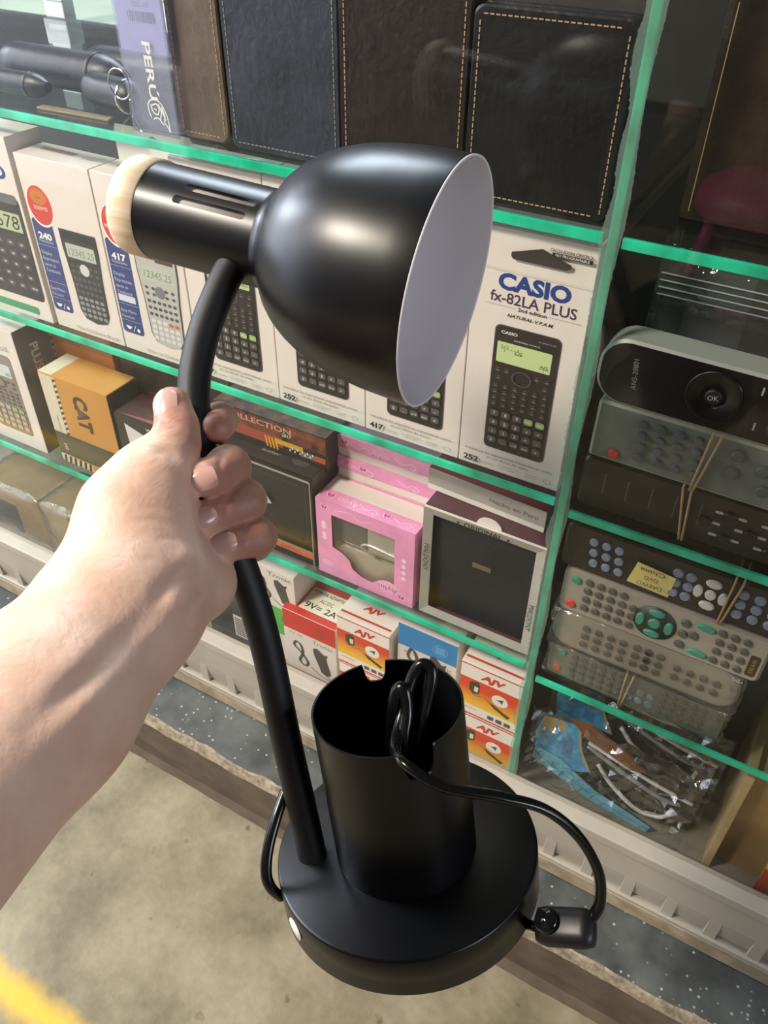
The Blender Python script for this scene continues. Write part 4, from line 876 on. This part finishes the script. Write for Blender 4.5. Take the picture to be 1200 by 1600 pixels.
# clear zip bag with a dark gadget above the remotes
t, w, d, h = carton('zip_bag', 'clear zip bag with a dark gadget behind the black remote', -.100, .140, .060, .085, R2 + .0002, .7780, mat('dark_gadget', '#15171b', .4, var=.2), c=.006, cat='bag', part='gadget')
a = front(w, d, h); a.rect(.02, .06, h * .55, h * .97, ink('#39414c')); a.poly([(.145, h * .80), (.15, h * .62), (.185, h * .55), (.185, h * .68)], ink('#8f9496')); a.rect(.15, .2, h * .78, h * .9, ink('#5a2a3a')); a.build('printed_card', t)
bg = bag(t, -w - .003, w + .003, -d - .006, d, .001, h + .006, 21)
b = MB()
for q in range(4): b.box(-w, w, -d - .0068, -d - .0062, h - .012 - .005 * q, h - .0112 - .005 * q, mat('zip_ridge', '#aeb9c4', .2))
b.build('zip_seal', t)

# ---------------------------------------------------------------- bagged leads at the lower right
def lead_packet(label, ox, oy, oz, seed, flipz=1):
    t = thing('cable_packet', label, 'packet', (ox, oy, oz), (0, 0, 0), 'bagged leads in the lower right compartment')
    b = MB(); SKY = mat('sky_card', '#3aa6dc', .3, var=.3, vscale=35); 
    b.prism([(-.010, .002), (.034, .002), (.050, .012), (.036, .040), (.030, .075), (-.008, .070), (-.014, .04)], -.0006, .0006, SKY); b.build('header_card', t)
    a = Art((0, -.0006, 0)); GO = ink('#c9a45a')
    a.poly([(-.010, .045), (.004, .050), (.006, .074), (-.008, .069)], GO); a.poly([(.008, .055), (.014, .056), (.014, .074), (.008, .073)], GO); a.stroke([(.029, .074), (.034, .045), (.047, .014)], .0025, GO); a.poly([(.016, .02), (.028, .018), (.026, .05), (.018, .06)], ink('#2f7fb8')); a.build('printed_card', t)
    b = MB(); LT = mat('pale_blue_label', '#7fcbe4', .4, var=.12, vscale=60); b.prism([(-.012, -.002), (.055, -.030), (.120, -.040), (.122, -.030), (.06, -.012), (.02, .012), (-.010, .018)], -.0030, -.0018, LT); b.build('label_strip', t)
    a = Art((0, -.0030, 0))
    for q in range(9): a.stroke([(.0 + .012 * q, .010 - .0058 * q), (-.004 + .012 * q, -.004 - .0050 * q)], .0005, ink('#2b5c73'))
    a.stroke([(-.008, .008), (.06, -.021), (.12, -.035)], .0005, ink('#2b5c73')); a.build('printed_grid', t)
    for nm, mt, pts, r in (('white_lead', mat('white_cable', '#dcdad2', .4), [(.055, .030, .0), (.075, .010, -.003), (.105, -.008, -.004), (.128, -.003, -.003), (.135, .012, .001)], .0022), ('white_lead', mat('white_cable'), [(.040, .055, .002), (.075, .048, .0), (.115, .036, .002), (.15, .03, .003)], .0020),
                           ('black_lead', mat('black_cable', '#17171a', .3), [(.045, .045, .004), (.085, .030, .003), (.125, .002, .004), (.132, -.006, .003), (.10, -.016, .003), (.06, .0, .004)], .0048), ('black_lead', mat('black_cable'), [(.05, .062, .005), (.10, .048, .006), (.14, .045, .005), (.12, .020, .006), (.07, .022, .006)], .0048), ('black_lead', mat('black_cable'), [(.03, .07, .006), (.08, .066, .007), (.13, .060, .006)], .0045),
                           ('black_lead', mat('black_cable'), [(.038, .038, .008), (.07, .026, .008), (.105, .008, .008), (.125, .012, .008), (.11, .028, .009), (.07, .042, .009)], .0055), ('black_lead', mat('black_cable'), [(.045, .010, .009), (.075, -.008, .009), (.11, -.022, .009), (.14, -.015, .009)], .0055), ('grey_lead', mat('grey_cable', '#8d9298', .35), [(.04, .050, .001), (.08, .036, -.001), (.12, .022, .0), (.14, .022, .002)], .0022)):
        b = MB(); b.tube(catmull([(x, y, z) for x, z, y in pts], 8), r, mt, 10); b.build(nm, t)
    b = MB(); b.prism([(.02, .083), (.04, .088), (.085, .066), (.10, .055), (.085, .050), (.04, .066)], -.004, -.001, mat('copper_label', '#7a4a1f', .3, var=.2)); b.build('brown_label', t)
    rr_ = random.Random(seed); g = MB(); nx_, nz_ = 26, 18; v = []
    for j in range(nz_ + 1):
        for i in range(nx_ + 1):
            x = -.018 + .172 * i / nx_; z = -.042 + .135 * j / nz_
            v.append((x, -.010 + rr_.uniform(-.0045, .0045), z + rr_.uniform(-.002, .002)))
    v = [(x, y, max(z, -oz + S0 + .001)) for x, y, z in v]
    g.add(v, [(j * (nx_ + 1) + i, j * (nx_ + 1) + i + 1, (j + 1) * (nx_ + 1) + i + 1, (j + 1) * (nx_ + 1) + i) for j in range(nz_) for i in range(nx_)], clear('crinkled_bag', '#f8fafa', .13, .04, haze=.015, hazecol='#d5dadc', wave=.5), False); g.build('clear_bag', t)
    return t
lead_packet('blue carded lead in crinkled clear bag at the front, near the bottom rail', -.0985, .026, .2320, 31)
lead_packet('blue carded lead in crinkled clear bag behind the front one', -.0900, .050, .2720, 32)
KRB = mat('corrugated_board', '#b08f5c', .7, var=.1, vscale=40)
t = thing('cardboard_box', 'open brown cardboard box at the lower right of the case', 'box', (.170, .085, S0 + .0002)); b = MB(); b.box(-.082, .15, -.05, .06, 0, .150, KRB, .001); b.build('carton', t)
b = MB(); b.box(-.090, -.0825, -.066, .05, 0, .160, mat('board_edge', '#c3a878', .75, var=.12), .001); b.build('side_flap', t)
t = thing('snack_packet', 'yellow and red packet in front of the cardboard box', 'packet', (.150, .016, S0 + .0002)); b = MB(); n = 12; v = []
for j in range(n + 1):
    for i in range(n + 1): v.append((-.02 + .09 * i / n, -.010 * math.sin(math.pi * i / n) * math.sin(math.pi * (j + .5) / (n + 1)) + .002 * math.sin(i * 2.1 + j), .095 * j / n))
vb = [(x, .004 - y * .3, z) for x, y, z in v]; fc = [(j * (n + 1) + i, j * (n + 1) + i + 1, (j + 1) * (n + 1) + i + 1, (j + 1) * (n + 1) + i) for j in range(n) for i in range(n)]
YL = mat('yellow_foil', '#e3c53a', .3); RD2 = mat('red_foil', '#b8452a', .3)
b.add(v, [f for q, f in enumerate(fc) if q // n >= 6], YL, True); b.add(v, [f for q, f in enumerate(fc) if q // n < 6], RD2, True); b.add(vb, [f[::-1] for f in fc], YL, True); b.build('foil_bag', t)

# magenta stool across the aisle (seen mirrored in the glass)
MG = mat('magenta_plastic', '#b8246e', .4); t = thing('plastic_stool', 'magenta plastic stool mirrored in the right hand glass', 'stool', (-.16, -1.42, 0)); b = MB()
b.lathe([(.0, .42), (.13, .42), (.145, .41), (.15, .39), (.15, .37)], MG, 32); b.build('seat', t)
for q in range(4):
    an = math.pi / 4 + q * math.pi / 2; b = MB(); b.tube([(.19 * math.cos(an), .19 * math.sin(an), .0), (.12 * math.cos(an), .12 * math.sin(an), .40)], [.022, .018], MG, 10); b.build('leg', t)
b = MB(); b.tube([(.155 * math.cos(q / 24 * 6.283), .155 * math.sin(q / 24 * 6.283), .2) for q in range(24)], .010, MG, 8, True); b.build('brace_ring', t)

# ================================================================ the desk lamp held in the hand
LBK = mat('satin_black_metal', '#0a0b0d', .33, .0, ior=1.47); LBK2 = mat('black_rubber_sleeve', '#101114', .55); CAB = mat('glossy_black_cable', '#0c0d0f', .22)
LWH = mat('white_lamp_lining', '#e9e6ea', .4); WOOD = mat('pale_beech', '#f4e6cc', .5, col2='#d9b98c', vscale=40)
mp = WOOD.node_tree.nodes.new('ShaderNodeMapping'); mp.inputs['Scale'].default_value = (.35, 1, 5)
nz_ = [q for q in WOOD.node_tree.nodes if q.type == 'TEX_NOISE'][0]; tc_ = [q for q in WOOD.node_tree.nodes if q.type == 'TEX_COORD'][0]
WOOD.node_tree.links.new(tc_.outputs['Object'], mp.inputs['Vector']); WOOD.node_tree.links.new(mp.outputs[0], nz_.inputs['Vector'])
BC = Vector((-.1024, -.2901, .5630)); AX = Vector((-.2394, .1662, 1.)).normalized()
K = .9033
lamp = thing('desk_lamp', 'black desk lamp with bell shade, pale wooden cap and pen cup, held in the hand', 'desk lamp', BC - AX * (.029 * K))
LO = lamp.location.copy()
def frame_m(c, ax, ref):
    ax = Vector(ax).normalized(); r = (Vector(ref) - ax * Vector(ref).dot(ax)).normalized(); f = ax.cross(r)
    m_ = Matrix((r, f, ax)).transposed().to_4x4(); m_.translation = Vector(c) - LO; return m_
MBASE = frame_m(BC, AX, RT)          # x to the right of the picture, y away from the viewer, z along the lamp's axis
RB = .080 * K; HB = .029 * K
b = MB(); b.lathe([(RB * .96, -HB), (RB, -HB + .0015), (RB, -.0016), (RB * .995, -.0005), (RB * .98, 0), (.0, 0)], LBK, 96, MBASE, cap0=True); b.build('base', lamp)
st = MB(); an = math.radians(213); st.lathe([(.0062, 0), (.0060, .0004), (.0, .0004)], mat('white_sticker', '#e3e0da', .5), 20, MBASE @ Matrix.Translation((RB * math.cos(an), RB * math.sin(an), -HB * .5)) @ Matrix.Rotation(an, 4, 'Z') @ Matrix.Rotation(math.pi / 2, 4, 'Y')); st.build('round_sticker', lamp)
# pen cup with two notches in its rim
RC, HC = .0431 * K, .1062 * K
b = MB(); n = 240; nz = 10; back = math.radians(101); frt = math.radians(-68)
def toph(a):
    h = HC
    for c, hw, dp in ((back, .0062, .0125), (frt, .0085, .017)):
        dd = abs((a - c + math.pi) % (2 * math.pi) - math.pi) * RC
        if dd < hw: h = HC - dp * (1 - (dd / hw) ** 4) ** .5
    return h
for R_, fl_ in ((RC, 1), (RC - .0011, -1)):
    v = [MBASE @ Vector((R_ * math.cos(2 * math.pi * k / n), R_ * math.sin(2 * math.pi * k / n), toph(2 * math.pi * k / n) * j / nz)) for j in range(nz + 1) for k in range(n)]
    f = [(j * n + k, j * n + (k + 1) % n, (j + 1) * n + (k + 1) % n, (j + 1) * n + k) for j in range(nz) for k in range(n)]
    b.add(v, f if fl_ > 0 else [q[::-1] for q in f], LBK, True)
v = [MBASE @ Vector((R_ * math.cos(2 * math.pi * k / n), R_ * math.sin(2 * math.pi * k / n), toph(2 * math.pi * k / n))) for R_ in (RC, RC - .0011) for k in range(n)]
b.add(v, [(k, (k + 1) % n, n + (k + 1) % n, n + k) for k in range(n)], LBK); b.build('pen_cup', lamp)
# shade, lining, housing, wooden cap
HCN = Vector((-.1582, -.1602, .8272)); HAX = Vector((.9943, .0896, -.0582)).normalized()
MH = frame_m(HCN, -HAX, -FW)         # z runs from the mouth back to the cap, x faces the viewer
prof = [(0, .0660), (.001, .0662), (.015, .0658), (.030, .0650), (.045, .0632), (.058, .0605), (.069, .0568), (.078, .0526), (.086, .0476), (.092, .0424), (.096, .0375), (.099, .0330), (.1012, .0300), (.1035, .0284), (.1065, .0278)]
b = MB(); b.lathe([(r * K, s * K) for s, r in prof], LBK, 96, MH); b.build('shade', lamp)
b = MB(); b.lathe([((r - .0009) * K, s * K) for s, r in prof[2:]][::-1] + [(.0650 * K, .0), (.0652 * K, -.0006), (.0661 * K, -.0006), (.0661 * K, .0002)], LWH, 96, MH); b.build('white_lining', lamp)
b = MB(); b.lathe([(.0255 * K, .101 * K), (.0255 * K, .1012 * K), (.001, .1014 * K)], LWH, 48, MH); b.build('lining_end', lamp)
def housing():
    b = MB(); s0, s1 = .1065 * K, .184 * K; R_ = .0278 * K
    # viewer side up: slots near 38 and 60 degrees above the side that faces the viewer
    slots = [(math.radians(SL1), .1085 * K, .1550 * K), (math.radians(SL2), .1125 * K, .1590 * K)]; hw = .0021
    th = sorted(set([round(2 * math.pi * k / 72, 6) for k in range(72)] + [round((a + q * .0004 / R_) % (2 * math.pi), 6) for a, _, _ in slots for q in range(-8, 9)]))
    ss = [s0 + (s1 - s0) * j / 170 for j in range(171)]
    n = len(th); v = [MH @ Vector((R_ * math.cos(a), R_ * math.sin(a), s)) for s in ss for a in th]
    f = []
    for j in range(170):
        for k in range(n):
            am = (th[k] + (th[(k + 1) % n] if k + 1 < n else th[0] + 2 * math.pi)) / 2; sm_ = (ss[j] + ss[j + 1]) / 2; hole = False
            for a, p, q in slots:
                d = ((am - a + math.pi) % (2 * math.pi) - math.pi) * R_; e = max(p + hw - sm_, sm_ - (q - hw), 0)
                if math.hypot(d, e) < hw: hole = True
            if not hole: f.append((j * n + k, j * n + (k + 1) % n, (j + 1) * n + (k + 1) % n, (j + 1) * n + k))
    b.add(v, f, LBK, True); return b
SL1, SL2 = 19, 1
housing().build('socket_housing', lamp)
b = MB(); b.lathe([(.0005, .113 * K), (.0240 * K, .113 * K), (.0240 * K, .18 * K)], mat('ivory_socket', '#d8d4d0', .3), 32, MH); b.build('lamp_socket', lamp)
b = MB(); b.lathe([(.0270 * K, .1835 * K), (.0288 * K, .184 * K), (.0288 * K, .199 * K), (.0280 * K, .2010 * K), (.0262 * K, .2018 * K), (.0, .2018 * K)], WOOD, 64, MH, cap0=True); b.build('wooden_cap', lamp)
# gooseneck
D_ = K
foot = un(497, 1366, .4600)
gn = [un(494, 1362, .4640), un(470, 1255, .4500), un(446, 1150, .4380), (un(416, 1010, .4220)), un(388, 915, .4130), un(352, 820, .4060), un(322, 735, .4040), un(305, 660, .4060), un(304, 590, .4100), un(320, 515, .4150), un(350, 440, .4190), un(366, 410, .4200)]
gp = [p - LO for p in catmull(gn, 8)]
b = MB(); b.tube(gp, .0081, LBK2, 20); b.build('gooseneck', lamp)
# power cord and inline switch
def cord(pts, r=.0026, flat=1.25):
    b = MB(); b.tube([p - LO for p in catmull([un(*p) for p in pts], 8)], r, CAB, 12, flat=flat); return b.build('power_cord', lamp)
cord([(612, 1290, .435), (610, 1200, .420), (612, 1130, .410), (618, 1085, .405), (630, 1076, .403), (636, 1110, .404), (630, 1170, .405), (628, 1260, .425)])
cord([(640, 1270, .430), (648, 1180, .412), (668, 1090, .408), (674, 1050, .407), (660, 1038, .407), (644, 1060, .408), (628, 1120, .407), (618, 1168, .398), (632, 1192, .381), (690, 1228, .378), (780, 1245, .382), (850, 1264, .388), (902, 1305, .395), (934, 1360, .402), (937, 1410, .408), (918, 1440, .412), (896, 1452, .414)])
cord([(838, 1448, .425), (815, 1442, .440), (790, 1435, .460)], .0024)
cord([(446, 1236, .452), (432, 1275, .447), (419, 1325, .443), (416, 1365, .442), (424, 1388, .444), (440, 1402, .450)], .0026)
sw = [un(838, 1446, .424) - LO, un(930, 1452, .408) - LO]; ax_ = (sw[1] - sw[0]).normalized(); cen = (sw[0] + sw[1]) / 2; nrm = (-FW - ax_ * (-FW).dot(ax_)).normalized(); up_ = nrm.cross(ax_)
nrm2 = (nrm * .75 + up_ * .66).normalized(); up2 = nrm2.cross(ax_)
def swm(x, y, z): return cen + ax_ * x + up2 * y + nrm2 * z
b = MB(); bb = MB(); bb.box(-.0155, .0160, -.0095, .0095, -.0070, .0070, CAB, .0062); b.add([swm(*p) for p in bb.v], bb.f, mat('switch_plastic', '#141416', .42), True); so = b.build('inline_switch', lamp)
b = MB(); M_ = Matrix((ax_, up2, nrm2)).transposed().to_4x4(); M_.translation = swm(-.0065, .001, .0066); b.lathe([(.0062, -.001), (.0062, .003), (.0050, .0048), (.0, .0054)], mat('glossy_button', '#101114', .1), 24, M_); b.build('switch_button', so)

# ================================================================ the hand and forearm (one continuous skin)
def hand():
    g = lambda u, v, d: np.array(un(u, v, d)); px = lambda r, d: r * d / FPX
    def cone(p, a, b):           # distance to a round cone; a,b = (u,v,d,r_px)
        A, B = g(*a[:3]), g(*b[:3]); ra, rb = px(a[3], a[2]), px(b[3], b[2]); ba = B - A
        t = np.clip(((p - A) @ ba) / (ba @ ba), 0, 1).astype(np.float32)
        return np.linalg.norm(p - A - t[:, None] * ba, axis=1) - (ra + (rb - ra) * t)
    def smin(a, b, k):
        h = np.clip(.5 + .5 * (b - a) / k, 0, 1); return b + (a - b) * h - k * h * (1 - h)
    palm = [[(-170, 1370, .262, 168), (60, 1105, .320, 140)], [(60, 1105, .320, 140), (190, 950, .358, 116)], [(190, 950, .358, 114), (222, 868, .372, 92)],
            [(203, 885, .372, 82), (216, 800, .374, 74)], [(212, 800, .374, 74), (240, 745, .376, 56)], [(262, 915, .376, 76), (318, 912, .386, 50)], [(280, 900, .392, 60), (285, 800, .412, 44)], [(230, 860, .392, 70), (238, 742, .412, 46)]]
    fin = {'thumb': [[(240, 748, .376, 56), (274, 694, .380, 37.5)], [(274, 694, .380, 37), (277, 668, .383, 31.5)], [(277, 668, .383, 32), (269, 634, .386, 30)]],
           'index': [[(240, 742, .414, 40), (290, 672, .432, 30)], [(290, 672, .432, 30), (344, 656, .424, 26)], [(344, 656, .424, 26), (339, 668, .404, 26)]],
           'middle': [[(250, 780, .416, 38), (352, 732, .430, 33)], [(352, 732, .430, 33), (357, 730, .396, 33)], [(357, 730, .396, 33), (322, 748, .378, 29)]],
           'ring': [[(262, 820, .416, 38), (382, 782, .428, 33)], [(382, 782, .428, 33), (381, 782, .396, 32)], [(381, 782, .396, 32), (318, 812, .379, 27)]],
           'pinky': [[(285, 875, .412, 36), (396, 845, .424, 30)], [(396, 845, .424, 30), (401, 839, .398, 30)], [(401, 839, .398, 30), (352, 852, .384, 27)]]}
    ends = np.array([g(*e[:3]) for s in palm for e in s] + [g(*e[:3]) for f in fin.values() for s in f for e in s])
    lo = ends.min(0) - .05; hi = ends.max(0) + .05
    hi[0] = min(hi[0], .05); hs = .0014
    nx, ny, nz = [int(math.ceil((hi[i] - lo[i]) / hs)) + 1 for i in range(3)]
    X, Y, Z = np.meshgrid(*[lo[i] + hs * np.arange(n) for i, n in enumerate((nx, ny, nz))], indexing='ij')
    P_ = np.stack([X.ravel(), Y.ravel(), Z.ravel()], 1).astype(np.float32)
    def pfield(p):
        d = None
        for a, b in palm:
            q = cone(p, a, b); d = q if d is None else smin(d, q, .016)
        for a, b, s in tend:
            d = smin(d, cone(p, a, b), .009)
        return d
    tend = [((150, 1075, .320, 12), (262, 952, .338, 12), 1), ((60, 1130, .290, 14), (225, 965, .336, 11), 1)]
    def ffield(p, name):
        d = None
        for a, b in fin[name]:
            q = cone(p, a, b); d = q if d is None else smin(d, q, .004)
        return d
    chunk = 400000; F_ = np.empty(len(P_), np.float32); FD = np.empty(len(P_), np.float32)
    def field(p):
        d = pfield(p); fm = None
        for nm in fin:
            q = ffield(p, nm); fm = q if fm is None else np.minimum(fm, q)
            d = smin(d, q, .0075 if nm == 'thumb' else .0022)
        return d, fm
    for i in range(0, len(P_), chunk): F_[i:i + chunk], FD[i:i + chunk] = field(P_[i:i + chunk])
    F3 = F_.reshape(nx, ny, nz)
    # surface nets
    S = F3 < 0; c = np.zeros((nx - 1, ny - 1, nz - 1), np.int8)
    for a in (0, 1):
        for b_ in (0, 1):
            for e in (0, 1): c += S[a:nx - 1 + a, b_:ny - 1 + b_, e:nz - 1 + e]
    act = (c > 0) & (c < 8); ids = -np.ones(act.shape, np.int64); cells = np.argwhere(act); ids[act] = np.arange(len(cells))
    acc = np.zeros((len(cells), 3)); cnt = np.zeros(len(cells))
    cs = [(a, b_, e) for a in (0, 1) for b_ in (0, 1) for e in (0, 1)]
    for p in range(8):
        for q in range(p + 1, 8):
            if sum(abs(cs[p][i] - cs[q][i]) for i in range(3)) != 1: continue
            A = cells + cs[p]; B = cells + cs[q]; fa = F3[A[:, 0], A[:, 1], A[:, 2]]; fb = F3[B[:, 0], B[:, 1], B[:, 2]]
            mk = (fa < 0) != (fb < 0); t = np.where(mk, fa / np.where(fa - fb == 0, 1, fa - fb), 0)
            acc += mk[:, None] * (A + t[:, None] * (B - A)); cnt += mk
    V = lo + hs * acc / cnt[:, None]
    quads = []
    for ax in range(3):
        o1, o2 = [i for i in range(3) if i != ax]
        sl0 = [slice(None)] * 3; sl1 = [slice(None)] * 3; sl0[ax] = slice(0, -1); sl1[ax] = slice(1, None)
        a = S[tuple(sl0)]; b_ = S[tuple(sl1)]; E = np.argwhere(a != b_)
        E = E[(E[:, o1] > 0) & (E[:, o2] > 0) & (E[:, o1] < act.shape[o1]) & (E[:, o2] < act.shape[o2]) & (E[:, ax] < act.shape[ax])]
        def idx(d1, d2):
            q = E.copy(); q[:, o1] -= d1; q[:, o2] -= d2; return ids[q[:, 0], q[:, 1], q[:, 2]]
        Q = np.stack([idx(1, 1), idx(0, 1), idx(0, 0), idx(1, 0)], 1); inside = a[E[:, 0], E[:, 1], E[:, 2]]
        flip = inside if ax != 1 else ~inside
        Q[~flip] = Q[~flip][:, ::-1]; quads.append(Q)
    Q = np.concatenate(quads); Q = Q[(Q >= 0).all(1)]
    # two light smoothing passes
    for _ in range(2):
        s = np.zeros_like(V); k = np.zeros(len(V))
        for i in range(4):
            a, b_ = Q[:, i], Q[:, (i + 1) % 4]; np.add.at(s, a, V[b_]); np.add.at(k, a, 1); np.add.at(s, b_, V[a]); np.add.at(k, b_, 1)
        V = .5 * V + .5 * s / np.maximum(k, 1)[:, None]
    pd = pfield(V.astype(np.float32)); fd = field(V.astype(np.float32))[1]
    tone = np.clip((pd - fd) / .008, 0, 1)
    tipd = np.min([np.linalg.norm(V - g(*fin[nm][2][1][:3]), axis=1) for nm in fin], axis=0)
    tone2 = np.clip(1 - tipd / .022, 0, 1)
    def hit(u, v):
        o = np.array(CAM); r = g(u, v, 1.) - o; r /= np.linalg.norm(r); t = .2
        for _ in range(90):
            dd = float(field((o + r * t)[None].astype(np.float32))[0][0]); t += dd * .8
            if dd < 5e-5: break
        p = o + r * t; e = .0012
        gr = np.array([float(field((p + e * np.eye(3)[i])[None].astype(np.float32))[0][0] - field((p - e * np.eye(3)[i])[None].astype(np.float32))[0][0]) for i in range(3)])
        return p, gr / np.linalg.norm(gr)
    # skin folds and tendons: picture lines laid on the surface, pushed in (+) or out (-)
    nrm = np.zeros_like(V); fn = np.cross(V[Q[:, 2]] - V[Q[:, 0]], V[Q[:, 3]] - V[Q[:, 1]])
    for i in range(4): np.add.at(nrm, Q[:, i], fn)
    nrm /= np.maximum(np.linalg.norm(nrm, axis=1), 1e-12)[:, None]
    nh = np.sign((nrm * (V - V.mean(0))).sum()); nrm *= nh
    for amp, sg, L in FOLDS:
        pts = np.array([hit(*p)[0] for p in L]); best = np.full(len(V), 9.); par = np.zeros(len(V)); ns = len(pts) - 1
        for i, (a, b) in enumerate(zip(pts[:-1], pts[1:])):
            ba = b - a; t = np.clip(((V - a) @ ba) / (ba @ ba), 0, 1); dd = np.linalg.norm(V - a - t[:, None] * ba, axis=1)
            par = np.where(dd < best, (i + t) / ns, par); best = np.minimum(best, dd)
        fade = np.clip(np.minimum(par, 1 - par) / .35, .05, 1) if ns > 1 else 1.
        V = V - nrm * (amp * fade * np.exp(-(best / sg) ** 2))[:, None]
    return V, Q, tone, tone2, hit
FOLDS = [(.0008, .0016, [(246, 664), (262, 659), (284, 664)]), (.0005, .0014, [(250, 672), (270, 668)]), (.0014, .0028, [(232, 700), (262, 706), (290, 726)]),
         (.0015, .0036, [(300, 862), (272, 903), (251, 930), (238, 958)]), (.0021, .0050, [(252, 945), (198, 992), (150, 1046), (90, 1100), (20, 1165)]), (-.0012, .0048, [(268, 962), (215, 1015), (165, 1062), (110, 1120), (40, 1190)]), (-.0011, .0060, [(220, 950), (165, 1000), (110, 1045), (50, 1095)]),
         (-.0014, .0045, [(293, 868), (286, 876)]), (.0003, .0015, [(215, 796), (240, 792), (275, 802)]), (.0003, .0014, [(205, 815), (232, 812), (280, 824)]), (.0003, .0014, [(235, 845), (262, 841), (290, 848)]), (.0004, .002, [(210, 872), (245, 874), (280, 890)]),
         (.0008, .0016, [(352, 700), (343, 728), (347, 762)]), (.0008, .0016, [(372, 756), (352, 788), (352, 818)]), (.0007, .0016, [(392, 815), (380, 842), (382, 868)]), (.0006, .0018, [(330, 905), (300, 945), (280, 985)])]
V, Q, tone, tone2, hit = hand()
wrist = Vector(un(200, 950, .36))
me = bpy.data.meshes.new('person'); me.from_pydata([tuple(p - np.array(wrist)) for p in V], [], [tuple(map(int, q)) for q in Q])
for p in me.polygons: p.use_smooth = True
at = me.color_attributes.new('tone', 'FLOAT_COLOR', 'POINT')
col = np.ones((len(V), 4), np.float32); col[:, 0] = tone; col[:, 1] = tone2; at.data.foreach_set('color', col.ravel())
def skin_material():
    mm = bpy.data.materials.new('skin'); mm.use_nodes = True; nt = mm.node_tree; N = nt.nodes.new; L = nt.links.new; b = nt.nodes['Principled BSDF']
    b.inputs['Roughness'].default_value = .48; b.inputs['Subsurface Weight'].default_value = .12; b.inputs['Subsurface Radius'].default_value = (.006, .0025, .0015); b.inputs['Subsurface Scale'].default_value = 1.
    tc = N('ShaderNodeTexCoord'); n1 = N('ShaderNodeTexNoise'); n1.inputs['Scale'].default_value = 28; n1.inputs['Detail'].default_value = 4; L(tc.outputs['Object'], n1.inputs['Vector'])
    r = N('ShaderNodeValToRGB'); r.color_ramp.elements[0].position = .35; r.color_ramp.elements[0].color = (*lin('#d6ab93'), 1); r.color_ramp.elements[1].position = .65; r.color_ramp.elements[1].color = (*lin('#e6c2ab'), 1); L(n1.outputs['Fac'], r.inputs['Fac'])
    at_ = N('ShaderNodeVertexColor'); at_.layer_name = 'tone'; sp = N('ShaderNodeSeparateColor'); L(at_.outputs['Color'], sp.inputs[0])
    m1 = N('ShaderNodeMix'); m1.data_type = 'RGBA'; f1 = N('ShaderNodeMath'); f1.operation = 'MULTIPLY'; f1.inputs[1].default_value = .7; L(sp.outputs[0], f1.inputs[0]); L(f1.outputs[0], m1.inputs['Factor']); L(r.outputs['Color'], m1.inputs['A']); m1.inputs['B'].default_value = (*lin('#9a6552'), 1)  # red-brown fingers: their own redness plus shade put into the colour
    m2 = N('ShaderNodeMix'); m2.data_type = 'RGBA'; f2 = N('ShaderNodeMath'); f2.operation = 'MULTIPLY'; f2.inputs[1].default_value = .45; L(sp.outputs[1], f2.inputs[0]); L(f2.outputs[0], m2.inputs['Factor']); L(m1.outputs['Result'], m2.inputs['A']); m2.inputs['B'].default_value = (*lin('#c98575'), 1)
    L(m2.outputs['Result'], b.inputs['Base Color'])
    n2 = N('ShaderNodeTexNoise'); n2.inputs['Scale'].default_value = 260; n2.inputs['Detail'].default_value = 5; L(tc.outputs['Object'], n2.inputs['Vector'])
    bp = N('ShaderNodeBump'); bp.inputs['Strength'].default_value = .22; bp.inputs['Distance'].default_value = .001; L(n2.outputs['Fac'], bp.inputs['Height'])
    n3 = N('ShaderNodeTexNoise'); n3.inputs['Scale'].default_value = 75; n3.inputs['Detail'].default_value = 3; n3.inputs['Distortion'].default_value = 1.2; L(tc.outputs['Object'], n3.inputs['Vector'])
    bp2 = N('ShaderNodeBump'); bp2.inputs['Strength'].default_value = .28; bp2.inputs['Distance'].default_value = .002; L(n3.outputs['Fac'], bp2.inputs['Height']); L(bp.outputs[0], bp2.inputs['Normal']); L(bp2.outputs[0], b.inputs['Normal'])
    return mm
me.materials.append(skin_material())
person = bpy.data.objects.new('person', me); person.location = wrist; link(person); tag(person, 'bare left hand and forearm gripping the black stem of the lamp', 'person')
NAIL = mat('fingernail', '#d3a79c', .25, coat=.3)
def nail(u, v, axis_px, wd, ln, lift=.0003):
    """a curved nail plate lying on the skin at (u, v), pointing along the picture direction axis_px"""
    p, nn = hit(u, v); nn = Vector(nn); c = Vector(p) + nn * lift
    t = (RT * axis_px[0] - UP * axis_px[1]).normalized(); t = (t - nn * t.dot(nn)).normalized(); s = t.cross(nn)
    b = MB(); v_ = []; na, nl = 10, 8
    for j in range(nl + 1):
        fl = -1 + 2 * j / nl; ww = wd * (1 - .22 * abs(fl) ** 4)
        for i in range(na + 1):
            fa = -1 + 2 * i / na; v_.append(c + t * (fl * ln * (1 - .15 * fa * fa)) + s * (fa * ww) - nn * (wd * .36 * fa * fa + ln * .12 * max(fl, 0) ** 2 + ln * .10 * max(-fl, 0) ** 2) - wrist)
    fc = [(j * (na + 1) + i, j * (na + 1) + i + 1, (j + 1) * (na + 1) + i + 1, (j + 1) * (na + 1) + i) for j in range(nl) for i in range(na)]
    b.add(v_, fc, NAIL, True); b.add([p_ - nn * .0012 for p_ in v_], [f[::-1] for f in fc], NAIL, True); b.build('fingernail', person)
nail(318, 748, (-1, .30), .0053, .0060, .0006)
nail(321, 807, (-1, .40), .0048, .0054, .0006)
nail(350, 847, (-1, .25), .0048, .0058, .0006)
nail(255, 630, (-.2, -1), .0062, .0072, .0006)
